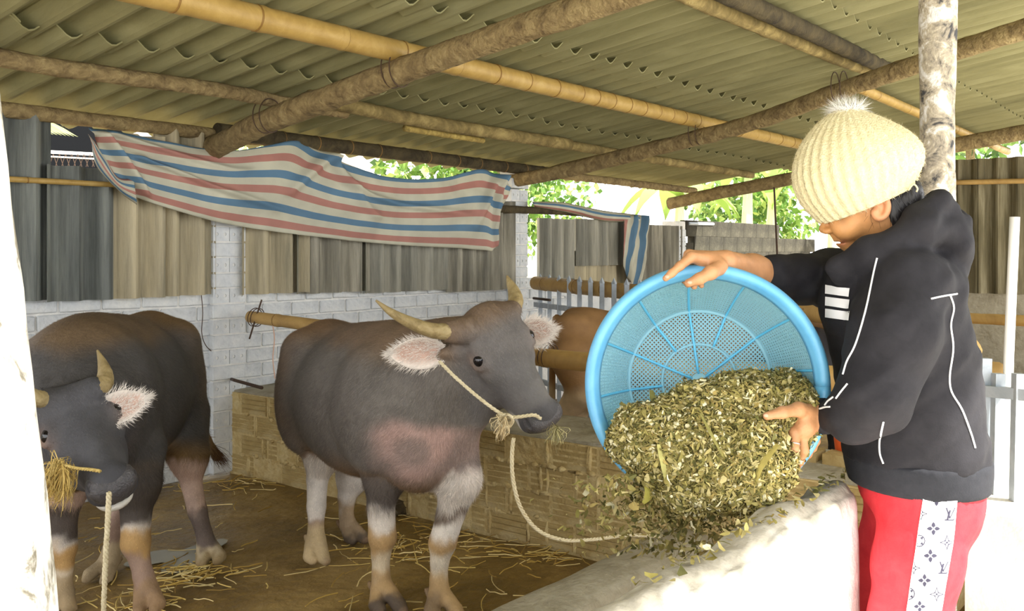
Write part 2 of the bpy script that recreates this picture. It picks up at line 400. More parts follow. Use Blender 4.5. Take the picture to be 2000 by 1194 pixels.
# ================================================================== ground
X0, X1 = -3.0, 12.1
YW = 0.745            # camera-side face of the trough wall
YB = 5.48            # back wall face
xs = np.linspace(X0, X1, 160); ys = np.linspace(0.76, YB + 0.1, 70); G = np.stack(np.meshgrid(xs, ys, indexing='ij') + [np.zeros((160, 70))], -1)
G[..., 2] = 0.012 * vnoise(G, 2.3, 1) + 0.006 * vnoise(G, 7, 2) - 0.012
V, F = grid_vf(G); mk('floor', V, F[:, ::-1].copy(), M_FLOOR, smooth_=True, at=(4, 3, 0))['kind'] = 'structure'
V, F = box_vf((X0 - 4, -9, 0.05), (X1 + 8, YW + 0.02, 0.25)); mk('floor_aisle', V, F, M_AISLE)['kind'] = 'structure'
V, F = box_vf((-40, YB + 0.2, -0.3), (70, 60, -0.05)); tag(mk('ground_outside', V, F, M_EARTH), kind='structure')
V, F = box_vf((X1 + 0.05, -9, -0.3), (70, YB + 0.2, -0.06)); tag(mk('ground_yard', V, F, M_EARTH), kind='structure')

# ================================================================== back wall: mortar core + single bricks
wall_back = mk('wall_back', *box_vf((X0, YB + 0.012, 0), (13.5, YB + 0.11, 1.235)), M_WHITEMORTAR); wall_back['kind'] = 'structure'
brick_m = [bevel_box(0.25, 0.06, 0.092, 0.007, 0.004, M_WHITEBRICK) for _ in range(4)]
row = 0.104
for r in range(12):
    z = 0.04 + r * row
    off = (r % 2) * 0.131
    x = 2.05 + off
    while x < 7.9:
        if not (z < 0.7 and x > 4.6):          # below the wide ledge nothing of the wall shows
            inst('brick', random.choice(brick_m), (x + 0.13, YB + 0.026 + random.uniform(-0.004, 0.004), z), wall_back)
        x += 0.262
x_far = mk('wall_back_rear', *box_vf((7.9, YB, 0), (10.2, YB + 0.014, 1.235)), M_WHITEBRICK, wall_back)
x_far.name = 'rear_facing_bricks'; x_far['kind'] = 'stuff'

# pillars of hollow bricks
def holed_brick(w, d, h, nh):
    bm = bmesh.new(); bmesh.ops.create_cube(bm, size=1)
    for v in bm.verts: v.co = Vector((v.co.x * w, v.co.y * d, v.co.z * h))
    V = [v.co[:] for v in bm.verts]; bm.free()
    mb = MB(); V, F = box_vf((-w / 2, -d / 2, -h / 2), (w / 2, d / 2, h / 2)); F = [f for i, f in enumerate(F) if i != 2]
    mb.add(V, F)
    # front face with round-ish holes: one strip per hole
    xs_ = np.linspace(-w / 2, w / 2, nh + 1); r = 0.0115
    for a, b in zip(xs_, xs_[1:]):
        cx = (a + b) / 2; ring = [(cx + r * math.cos(t), -d / 2, r * math.sin(t)) for t in np.arange(8) * math.pi / 4 + math.pi / 8]
        back = [(q[0], -d / 2 + 0.05, q[2]) for q in ring]
        o = [(a, -d / 2, -h / 2), (b, -d / 2, -h / 2), (b, -d / 2, h / 2), (a, -d / 2, h / 2)]
        Vv = o + ring + back
        R = lambda k: 4 + k % 8
        f = [(1, 2, R(0), R(7)), (2, R(1), R(0)), (2, 3, R(2), R(1)), (3, R(3), R(2)), (3, 0, R(4), R(3)), (0, R(5), R(4)), (0, 1, R(6), R(5)), (1, R(7), R(6))]
        f += [(R(k), R(k + 1), 12 + (k + 1) % 8, 12 + k) for k in range(8)] + [tuple(12 + k for k in range(8))]
        mb.add(Vv, f)
    me = make_mesh('brick', np.array(mb.V), mb.F, M_WHITEBRICK); return me
me_end = holed_brick(0.125, 0.2, 0.094, 2); me_side = bevel_box(0.262, 0.2, 0.094, 0.006, 0.002, M_WHITEBRICK)
PILL = (3.84, 7.07, 10.3)
for i, (px_, top, lab) in enumerate(zip(PILL, (2.12, 2.08, 1.86), ('nearest', 'middle', 'far'))):
    p = mk('pillar', *box_vf((px_ - 0.122, YB - 0.042, 0), (px_ + 0.122, YB + 0.14, top)), M_WHITEMORTAR)
    tag(p, ['whitewashed hollow-brick pillar behind the left end of the low divider', 'hollow-brick pillar at the right end of the striped tarp', 'far hollow-brick pillar beside the dark block wall'][i], 'pillar', 'brick pillars along the back wall')
    for r in range(int(top / 0.104)):
        z = 0.052 + r * 0.104
        if z < 0.45 and i: continue
        if r % 2:
            for s in (-0.066, 0.066): inst('brick', me_end, (px_ + s, YB + 0.05, z), p)
        else: inst('brick', me_side, (px_, YB + 0.05, z), p)
    if i == 1:
        for k in range(2): inst('brick', me_side, (px_ + 0.06 * k, YB + 0.04, top + 0.06 + 0.104 * k), p)

# ================================================================== corrugated sheets closing the back wall
def corr(x0, x1, y, z0, z1, pitch, amp, mat, parent, name='corrugated_sheet', ph=0.0, lean=0.0, holes=None, ztop=None):
    x1 = x1 + 0.035; n = max(8, int((x1 - x0) / pitch * 10)); u = np.linspace(x0, x1, n); v = np.linspace(0, 1, 4)
    U, T = np.meshgrid(u, v, indexing='ij'); zt = np.array([z1 if ztop is None else ztop(a) for a in u])[:, None]
    G = np.stack([U, y - amp * np.cos(2 * np.pi * (U - x0) / pitch + ph) + lean * T, z0 + (zt - z0) * T], -1)
    V, F = thick_grid(G, np.array([0, 0.007, 0])); return mk(name, V, F, mat, parent, smooth_=False)
def on_wall(px, Y=YB - 0.03): return WY(px, 500, Y)[0]
cl = empty('wall_cladding', (3, YB, 1.17)); cl['kind'] = 'structure'; cl.name = 'wall_sheeting'
YS = YB - 0.056
def zy(px, py, Y=YS): return WY(px, py, Y)[2]
xa, xb = on_wall(-60), on_wall(88)
corr(on_wall(-160), xb, YS, zy(40, 589), 2.27, 0.19, 0.044, M_SH_DARK, cl)
corr(xb - 0.02, on_wall(208), YS - 0.004, zy(140, 588), zy(140, 325), 0.19, 0.044, M_SH_DARK, cl, ph=0.4)
corr(on_wall(203), on_wall(300), YS - 0.012, zy(300, 581), zy(250, 262), 0.19, 0.044, M_SH_TAN, cl, ph=1.0)
corr(on_wall(298), on_wall(409), YS - 0.006, zy(300, 580), zy(330, 252), 0.19, 0.042, M_SH_TAN, cl, ph=2.2)
corr(on_wall(462), on_wall(588), YS, zy(520, 574), 1.98, 0.21, 0.044, M_SH_TAN, cl, ph=0.3)
corr(on_wall(570), on_wall(712), YS - 0.01, zy(640, 572), 1.98, 0.21, 0.044, M_SH_BROWN, cl, ph=0.9)
corr(on_wall(704), on_wall(868), YS, zy(780, 570), 1.96, 0.19, 0.04, M_SH_GREY, cl, ph=0.3)
corr(on_wall(866), on_wall(996), YS - 0.01, zy(930, 568), 1.96, 0.19, 0.042, M_SH_BROWN, cl, ph=1.4)
corr(on_wall(1044), on_wall(1112), YS, zy(1080, 545), 1.82, 0.2, 0.044, M_SH_GREY, cl, ph=0.6)
corr(on_wall(1113), on_wall(1212), YS - 0.012, zy(1160, 519), 1.83, 0.2, 0.044, M_SH_GREY, cl, ph=0.0)
corr(on_wall(1117), on_wall(1215), YS + 0.012, zy(1160, 562), 1.5, 0.2, 0.02, M_SH_TAN, cl, ph=0.0)
corr(on_wall(1214), on_wall(1325), YS, zy(1260, 550), 1.80, 0.2, 0.044, M_SH_BROWN, cl, ph=0.0)

# low block wall beyond the far pillar with a broken corner
xw0 = on_wall(1346); 
def topw(x): return 1.80
bw = empty('wall_block', ((xw0 + 14) / 2, YB, 0)); bw['kind'] = 'structure'
M_BLOCK = ramp_mat('mouldy_block', [(0.3, lin(34, 32, 26)), (0.55, lin(60, 57, 46)), (0.75, lin(90, 86, 72))], scale=3.5, rough=0.9, bump=0.4)
mk('wall_core', *box_vf((xw0, YB + 0.01, 0.6), (13.6, YB + 0.09, 1.60)), M_BLOCK, bw)
bme = bevel_box(0.42, 0.1, 0.203, 0.005, 0.001, M_BLOCK)
for r in range(7):
    for k in range(12):
        xx = xw0 + 0.21 + k * 0.42 + (r % 2) * 0.2; z = 0.58 + r * 0.2
        if xx > 14.8 or (z > 1.7 and xx > 13.3): continue
        inst('block', bme, (xx, YB + 0.05, z), bw)
# ================================================================== end wall of big corrugated sheets (far right)
ew = empty('wall_end', (12.1, 1.5, 0)); ew['kind'] = 'structure'
mk('masonry_base', *box_vf((12.1, -2.5, -0.05), (12.25, 3.6, 1.0)), M_CONC, ew)
def corr_y(y0, y1, x, z0, z1, pitch, amp, mat, parent, ph=0.0):
    n = max(8, int((y1 - y0) / pitch * 10)); u = np.linspace(y0, y1, n); U, T = np.meshgrid(u, np.linspace(0, 1, 3), indexing='ij')
    G = np.stack([x - amp * np.cos(2 * np.pi * (U - y0) / pitch + ph), U, z0 + (z1 - z0) * T], -1)
    V, F = thick_grid(G, np.array([0.007, 0, 0])); return mk('corrugated_sheet', V, F, mat, parent)
M_SH_OLIVE = sheet_mat('olive_sheet', lin(70, 64, 46), lin(112, 104, 80), lin(160, 152, 126))
for k in range(5): corr_y(-1.6 + k * 1.02, -1.6 + k * 1.02 + 1.05, 12.06 + 0.012 * (k % 2), 1.0, 2.58, 0.2, 0.045, M_SH_OLIVE, ew)

# ================================================================== roof of overlapping corrugated sheets on poles
def zr(Y): return 2.365 + 0.136 * (5.48 - Y)
ceil = empty('ceiling', (4, 2.5, 2.7)); ceil['kind'] = 'structure'; ceil['label'] = 'lean-to roof of overlapping corrugated fibre-cement sheets'
def roof_sheet(L):
    n = 44; u = np.linspace(0, 1.06, n); U, T = np.meshgrid(u, np.linspace(0, L, 3), indexing='ij')
    G = np.stack([U, T, 0.029 * np.cos(2 * np.pi * U / 0.2) - 0.136 * T], -1)
    V, F = thick_grid(G, np.array([0, 0, 0.008])); return make_mesh('roof_sheet', V, F, M_ROOF)
rows = [(4.33, 5.95), (3.17, 4.52), (1.86, 3.36), (0.45, 2.05), (-1.38, 0.62)]
for ri, (y0, y1) in enumerate(rows):
    me = roof_sheet(y1 - y0)
    for k in range(16):
        x = -2.1 + k * 1.0 + (0.07 if ri % 2 else 0)
        if x > (9.9 if ri == 0 else 12.0): continue
        inst('roof_sheet', me, (x, y0 + random.uniform(-0.012, 0.012), zr(y0) + 0.024 * ri + 0.009 * (k % 2)), ceil)

def pole(name, pts, r0, r1, mat, label, cat='pole', group=None, nodes=None, rough=0.03, seg=14, wob=0.0, ring_mat=None, n=40):
    P = crs(pts, n)
    if wob: P = P + np.stack([vnoise(P, 1.1, 3 + i) for i in range(3)], 1) * wob
    s = np.linspace(0, 1, n); R = r0 + (r1 - r0) * s
    L = np.linalg.norm(np.diff(P, axis=0), axis=1).sum()
    if nodes:
        n = int(L / 0.02); P = crs(P, n); s = np.linspace(0, L, n); R = r0 + (r1 - r0) * s / L
        for q in nodes: R = R * (1 + 0.075 * np.exp(-((s - q) / 0.014) ** 2) - 0.03 * np.exp(-((s - q - 0.03) / 0.016) ** 2))
    V, F = tube_vf(P, R, seg, rough=rough)
    o = mk(name, V, F, mat, smooth_=True); tag(o, label, cat, group)
    return o
def pz(Y, drop): return zr(Y) - 0.03 - drop
def culm_nodes(L, a=0.3, step=0.33):
    out = []; q = a
    while q < L: out.append(q); q += step * random.uniform(0.85, 1.15)
    return out
G_ = 'roof poles of the lean-to shed'
# rings of bamboo nodes as dark bands
M_NODE = plain('bamboo_node', lin(132, 98, 44), 0.6)
def bamboo(name, p0, p1, r0, r1, label, mat=None, mid=None, step=0.33, a=0.2, group=G_, cat='bamboo pole'):
    pts = [p0, p1] if mid is None else [p0] + list(mid) + [p1]
    L = np.linalg.norm(np.diff(np.array(pts), axis=0), axis=1).sum(); nd = culm_nodes(L, a, step)
    o = pole(name, pts, r0, r1, mat or M_BAMBOO, label, cat, group, nodes=nd, rough=0.0, seg=16)
    P = crs(pts, 400)
    for q in nd:
        i = min(int(q / L * 399), 397); r = (r0 + (r1 - r0) * q / L) * 1.055; t = P[i + 1] - P[i]; t /= np.linalg.norm(t)
        V, F = tube_vf(np.array([P[i] - t * 0.004, P[i] + t * 0.004]), r, 16); mk('node_ring', V, F, M_NODE, o, smooth_=True)
    return o
y1 = 3.5
bamboo('bamboo_purlin', (-1.5, y1, pz(y1, 0.055)), (10.2, y1 - 0.05, pz(y1, 0.05)), 0.062, 0.05, 'thick yellow bamboo purlin running the whole length under the roof', mid=[(4, y1, pz(y1, 0.06)), (7, y1, pz(y1, 0.055))])
y2 = 4.6
pole('bark_purlin', [(-1, y2, pz(y2, .05)), (1.8, y2, pz(y2, .05)), (3.6, y2 + .02, pz(y2, .05)), (4.15, y2 + .02, pz(y2, .05))], 0.05, 0.036, M_BARK, 'grey bark-covered purlin running from the white post to the first rafter', 'pole', G_, wob=0.02, rough=0.05)
pole('split_purlin', [(3.75, y2 - 0.1, pz(y2 - .1, .03)), (4.8, y2 - 0.05, pz(y2, .045)), (6.6, y2 - 0.06, pz(y2, .05))], 0.045, 0.05, M_BROWNWOOD, 'brown half-round purlin between the two long rafters', 'pole', G_, rough=0.03)
pole('batten', [(4.7, y2 + 0.02, pz(y2, .10)), (5.6, y2 + 0.06, pz(y2, .10))], 0.024, 0.022, M_YELLOWWOOD, 'short pale split batten tied under the brown purlin', 'batten', G_, rough=0.05)
pole('pale_purlin', [(5.9, y2 - 0.06, pz(y2, .045)), (7.5, y2, pz(y2, .05)), (10.6, y2 + 0.05, pz(y2, .05))], 0.038, 0.042, M_BROWNWOOD, 'pale worn purlin passing over the middle rafter towards the far end', 'pole', G_, rough=0.04)
y3 = 5.42
pole('eave_purlin', [(-1, y3, pz(y3, .06)), (2, y3, pz(y3, .06)), (4.2, y3, pz(y3, .07))], 0.05, 0.04, M_BARK, 'bark-covered eave pole above the left corrugated sheets', 'pole', G_, rough=0.05)
bamboo('dark_bamboo_eave', (3.7, y3 - 0.05, pz(y3, .05)), (7.6, y3, pz(y3, .07)), 0.055, 0.05, 'blackened bamboo eave pole above the striped tarp', mat=M_DARKWOOD)
pole('far_eave_pole', [(6.9, y3, pz(y3, .08)), (10.7, y3 + .03, pz(y3, .09))], 0.04, 0.04, M_BARK, 'slim eave pole above the far corrugated sheets', 'pole', G_, rough=0.04)
y4 = 2.2
pole('crooked_purlin', [WY(1290, -35, y4 - 0.05), WY(1420, 25, y4), WY(1540, 75, y4), WY(1640, 118, y4 + .02), WY(1705, 142, y4 + .02)], 0.05, 0.034, M_BROWNWOOD, 'crooked debarked purlin beside the dark beam at the upper right', 'pole', G_, rough=0.05)
pole('dark_beam', [WY(1400, -20, 2.02), WY(1580, 62, 2.04), WY(1745, 140, 2.08)], 0.05, 0.05, M_DARKWOOD, 'dark sooty beam at the top right of the roof', 'beam', G_, rough=0.04)
bamboo('pale_bamboo_purlin', (7.0, 2.28, pz(2.28, 0.05)), (12.8, 2.3, pz(2.3, 0.055)), 0.038, 0.04, 'pale bamboo purlin behind the lichen post', step=0.4)
# rafters run down the slope under the purlins
def rafter(name, xy, r0, r1, drop, label, mat=None):
    xy = crs(xy, 12); pts = [(x, y, pz(y, drop)) for x, y in xy]
    return pole(name, pts, r0, r1, mat or M_BARK, label, 'rafter', G_, wob=0.03, rough=0.045, n=70)
rafter('rafter', [(3.55, -1), (3.5, 2), (3.49, 4), (3.68, YB + 0.05)], 0.062, 0.075, 0.175, 'stout bark-covered rafter resting on the nearest brick pillar')
rafter('rafter', [(5.5, -1), (6.05, 1), (6.4, 2), (6.88, 3.3), (7.02, YB + 0.1)], 0.056, 0.066, 0.17, 'bark-covered rafter reaching from the middle brick pillar to the upper right')
rafter('rafter', [(9.6, -1), (9.9, 1.5), (10.3, YB + 0.12)], 0.07, 0.075, 0.24, 'dark far rafter above the sunny foliage gap')
rafter('rafter', [(0.42, -1), (0.42, 2), (0.42, YB + 0.05)], 0.06, 0.07, 0.175, 'rafter above the white post at the left edge')
# wire lashings on the rafters
for n_, (X, Y) in enumerate(((3.5, y1), (3.52, y2), (6.9, y1), (6.47, 2.2))):
    mb = MB()
    for k in (-0.03, 0.03):
        a = np.linspace(0, 2 * np.pi, 25); z = pz(Y, 0.17)
        P = np.stack([X + 0.085 * np.cos(a), np.full(25, Y + k), z + 0.02 + 0.1 * np.sin(a)], 1); mb.add(*tube_vf(P, 0.0035, 5))
    tag(mb.build('wire_lashing', M_WIRE), ['rusty wire lashing where the stout rafter crosses the yellow bamboo', 'rusty wire lashing where the stout rafter crosses the bark purlin', 'wire lashing where the middle rafter crosses the yellow bamboo', 'wire lashing at the crooked purlin on the middle rafter'][n_], 'wire', 'wire lashings on the roof poles')

# ================================================================== low divider of ribbed hollow bricks
XD = 3.86
div = mk('wall_divider', *box_vf((XD + 0.003, 0.95, -0.02), (XD + 0.56, YB - 0.02, 0.54)), M_MORTAR); div['kind'] = 'structure'
def ribbed(L, h, d=0.09):
    prof = []; n = 4
    for k in range(n):
        z0 = -h / 2 + h * k / n; z1 = -h / 2 + h * (k + 1) / n; g = 0.006
        prof += [(0.0, z0 + g), (0.0, z1 - g), (0.007, z1)] if k < n - 1 else [(0.0, z0 + g), (0.0, z1)]
    prof = [(0.0, -h / 2)] + prof[0:] ; prof = [p for i, p in enumerate(prof) if i == 0 or p != prof[i - 1]]
    prof += [(d, h / 2), (d, -h / 2)]
    m = len(prof); V = [(x, -L / 2, z) for x, z in prof] + [(x, L / 2, z) for x, z in prof]
    F = [(i, (i + 1) % m, m + (i + 1) % m, m + i) for i in range(m)] + [tuple(range(m - 1, -1, -1)), tuple(range(m, 2 * m))]
    return make_mesh('brick', np.array(V), F, M_BRICK)
rb = ribbed(0.262, 0.122)
for r in range(4):
    y = YB - 0.12 - (r % 2) * 0.14
    while y > 0.95:
        inst('brick', rb, (XD + random.uniform(-0.006, 0.004), y - 0.03, 0.062 + r * 0.137), div, rot=(random.uniform(-0.008, 0.008), 0, random.uniform(-0.015, 0.015)))
        y -= 0.285
# mortar smears squeezed out of the joints
mb = MB()
for k in range(150):
    y = random.uniform(1.2, 5.35); r = random.choice((1, 2, 3)); z = r * 0.137 - 0.006 + random.uniform(-0.012, 0.008)
    p = np.array([XD + 0.004, y, z]); s = random.uniform(0.008, 0.02)
    P = [p + np.array([-random.uniform(0, 0.008), random.uniform(-0.06, 0.06) * t, random.uniform(-0.004, 0.004)]) for t in np.linspace(-1, 1, 5)]
    P = sorted(P, key=lambda q: q[1]); mb.add(*tube_vf(np.array(P), s * np.array([.3, .8, 1, .7, .3]), 5))
for k in range(45):
    y = random.uniform(1.2, 5.35); r = random.randint(0, 3); z = 0.062 + r * 0.137
    P = [np.array([XD + 0.002, y + random.uniform(-.006, .006), z + t]) for t in (-.07, -.02, .02, .065)]
    mb.add(*tube_vf(np.array(P), np.array([.006, .012, .013, .006]) * random.uniform(.7, 1.2), 5))
o = mb.build('mortar_smears', M_MORTAR, div, smooth_=True); o['kind'] = 'stuff'
# rough concrete ledge on top
u = np.linspace(XD + 0.02, XD + 0.6, 14); v = np.linspace(0.95, YB - 0.02, 90); U, Vv = np.meshgrid(u, v, indexing='ij')
G = np.stack([U + 0.012 * vnoise(np.stack([U, Vv, U * 0], -1), 6, 3) * (U < XD + 0.1), Vv, 0.552 + 0.008 * vnoise(np.stack([U, Vv, U * 0], -1), 9, 5)], -1)
V, F = thick_grid(G, np.array([0, 0, -0.02])); mk('ledge', V, F, M_CONC, div, smooth_=True)
# course of ribbed bricks laid flat on the ledge's near end
for k in range(5): inst('ledge_brick', rb, (XD + 0.33, 1.35 + k * 0.29, 0.60), div, rot=(0, math.radians(90), 0))

# ================================================================== trough: kerb on the pen side, lime-washed wall on the aisle side
u = np.linspace(-2.0, XD, 70); v = np.linspace(0, 1, 12); prof = crs([(1.86, 0.02), (1.87, 0.19), (1.93, 0.225), (2.03, 0.23), (2.12, 0.21), (2.16, 0.16), (2.17, -0.02)], 14)
G = np.array([[(x, p[0], p[1]) for p in prof] for x in u]); nn = np.stack([vnoise(G, 5, k) for k in (1, 2, 3)], -1); G += nn * np.array([0, 0.012, 0.012])
V, F = grid_vf(G); kerb = mk('trim_kerb', V, F, M_CONC, smooth_=True); kerb['kind'] = 'structure'; kerb['label'] = 'worn concrete kerb of the feeding trough'
mixc_ = lambda c, new, m: c * (1 - m[:, None]) + np.array(new)[None] * m[:, None]
prof = crs([(YW, 0.2), (YW, 0.6), (YW + 0.004, 0.86), (YW + 0.02, 0.905), (YW + 0.045, 0.925), (YW + 0.08, 0.918), (YW + 0.105, 0.88), (YW + 0.112, 0.6), (YW + 0.118, 0.0)], 60)
XE = 2.40; u = np.concatenate([np.linspace(-2.0, 0.6, 60)[:-1], np.linspace(0.6, XE - 0.08, 220), XE - 0.08 + 0.08 * np.sin(np.linspace(0.1, 1, 8) * np.pi / 2)])
G = np.array([[(x, p[0], p[1]) for p in prof] for x in u])
for i, x in enumerate(u):          # rounded far end
    t = max(0, (x - (XE - 0.08)) / 0.08); s = math.sqrt(max(0, 1 - t * t * 0.97)); G[i, :, 1] = YW + 0.06 + (G[i, :, 1] - YW - 0.06) * s; G[i, :, 2] -= 0.05 * t ** 3
top = smooth(0.75, 0.9, G[..., 2])[..., None]; G += np.stack([vnoise(G, 6, k) for k in (1, 2, 3)], -1) * np.array([0, 0.010, 0.014]) * (0.3 + top) + np.stack([vnoise(G, 19, k) for k in (4, 5, 6)], -1) * np.array([0, 0.004, 0.006]) * (0.3 + top)
G[:, 0, 2] = 0.2
V, F = grid_vf(G)
dirt = np.clip(smooth(0.80, 0.91, V[:, 2] + 0.05 * vnoise(V, 7, 3) + 0.04 * vnoise(V * np.array([1, 1, .6]), 23, 4)) + (V[:, 1] > YW + 0.075), 0, 1)
WC = mixc_(np.repeat(np.array(lin(240, 239, 236))[None], len(V), 0), lin(164, 157, 141), dirt * 0.95) * (1 + 0.10 * vnoise(V, 40, 6) * (0.3 + dirt))[:, None]
tw = mk('wall_trough', V, F, vcol_mat('limewash_over_cement', rough=0.92, spec=0.2, bump=0.6, bscale=45, vary=0.10, vscale=18), smooth_=True, col=np.clip(WC, 0, 1)); tw['kind'] = 'structure'

capv = [tuple(p) for p in G[-1]]; mk('wall_end_cap', np.array(capv), [tuple(range(len(capv)))], M_LIME, tw)
# ================================================================== water buffaloes
M_HIDE = vcol_mat('buffalo_hide', rough=0.72, spec=0.3, bump=0.35, bscale=90, vary=0.22, vscale=9)
M_HAIR = vcol_mat('buffalo_hair', rough=0.65, spec=0.25)
M_HORN = ramp_mat('buffalo_horn', [(0.25, lin(106, 92, 62)), (0.5, lin(148, 130, 90)), (0.78, lin(180, 164, 124))], scale=16, rough=0.6, bump=0.5, bscale=30)
M_EYE = plain('dark_wet_eye', lin(14, 13, 18), 0.06, 0.6)
M_EAR = vcol_mat('ear_skin', rough=0.8, spec=0.2, vary=0.12, vscale=40)
M_NOSE = two('wet_nose', lin(58, 56, 60), lin(84, 82, 84), scale=60, rough=0.38, bump=0.4, bscale=160, spec=0.5)
M_ROPE = two('pale_rope', lin(196, 182, 146), lin(222, 212, 182), scale=60, rough=0.9, bump=0.3, bscale=120)
M_ROPE2 = two('straw_rope', lin(176, 150, 84), lin(206, 184, 116), scale=60, rough=0.9, bump=0.3, bscale=120)
cam_axes = lambda r, u, c: np.array([r, -c, u], float)     # right, up, towards-camera -> camera frame
def nrm(v): v = np.asarray(v, float); return v / np.linalg.norm(v)
def mixc(c, new, m): return c * (1 - m[:, None]) + np.array(new)[None] * m[:, None]

def ear_mesh(b, t, up, face, width, cupd, col_in, col_edge, col_out):
    """leaf-shaped cupped ear from base b to tip t; `face` = the way the hollow opens"""
    b, t = np.array(b), np.array(t); ax = t - b; L = np.linalg.norm(ax); ax = ax / L
    f = np.array(face, float); f -= ax * (f @ ax); f /= np.linalg.norm(f); s = np.cross(ax, f)
    nu, nv = 16, 13; G = np.zeros((nu, nv, 3)); C = np.zeros((nu, nv, 3))
    for i in range(nu):
        u = i / (nu - 1); w = width * 0.5 * (max(0.0, math.sin(math.pi * min(1, (u * 0.86 + 0.13)))) ** 0.75) * (1 if u < 0.97 else 0.25)
        for j in range(nv):
            v = -1 + 2 * j / (nv - 1)
            cup = cupd * (1 - v * v) * math.sin(math.pi * min(1, 0.25 + u * 0.75)) 
            G[i, j] = b + ax * L * u + s * v * w - f * cup + ax * (0.0)
            e = smooth(0.45, 0.9, np.array(abs(v))) ; ee = max(float(e), float(smooth(0.75, 1.0, np.array(u))))
            C[i, j] = np.array(col_in) * (1 - ee) + np.array(col_edge) * ee
    V, F = grid_vf(G); V2 = V - np.repeat(np.repeat(f[None], len(V), 0), 1, 0) * 0.006
    C1 = C.reshape(-1, 3); C2 = np.repeat(np.array(col_out)[None], len(V), 0) * (1 - 0) 
    o = len(V); FF = np.vstack([F, (F + o)[:, ::-1]])
    m = nv; ring = [j for j in range(m)] + [i * m + m - 1 for i in range(1, nu)] + [(nu - 1) * m + j for j in range(m - 2, -1, -1)] + [i * m for i in range(nu - 2, 0, -1)]
    E = np.array([(a, c, o + c, o + a) for a, c in zip(ring, ring[1:] + ring[:1])])
    return np.vstack([V, V2]), np.vstack([FF, E]), np.vstack([C1, C2]), (ax, s, f)

def horn_mesh(P, R, seg=14):
    P = crs(P, 34); R = crs(np.array(R)[:, None], 34)[:, 0]; s = np.linspace(0, 1, 34)
    R = R * (1 + 0.03 * np.sin(s * 60) * (1 - s)); R = np.maximum(R, 0.003)
    return tube_vf(P, R, seg, flat=0.8)

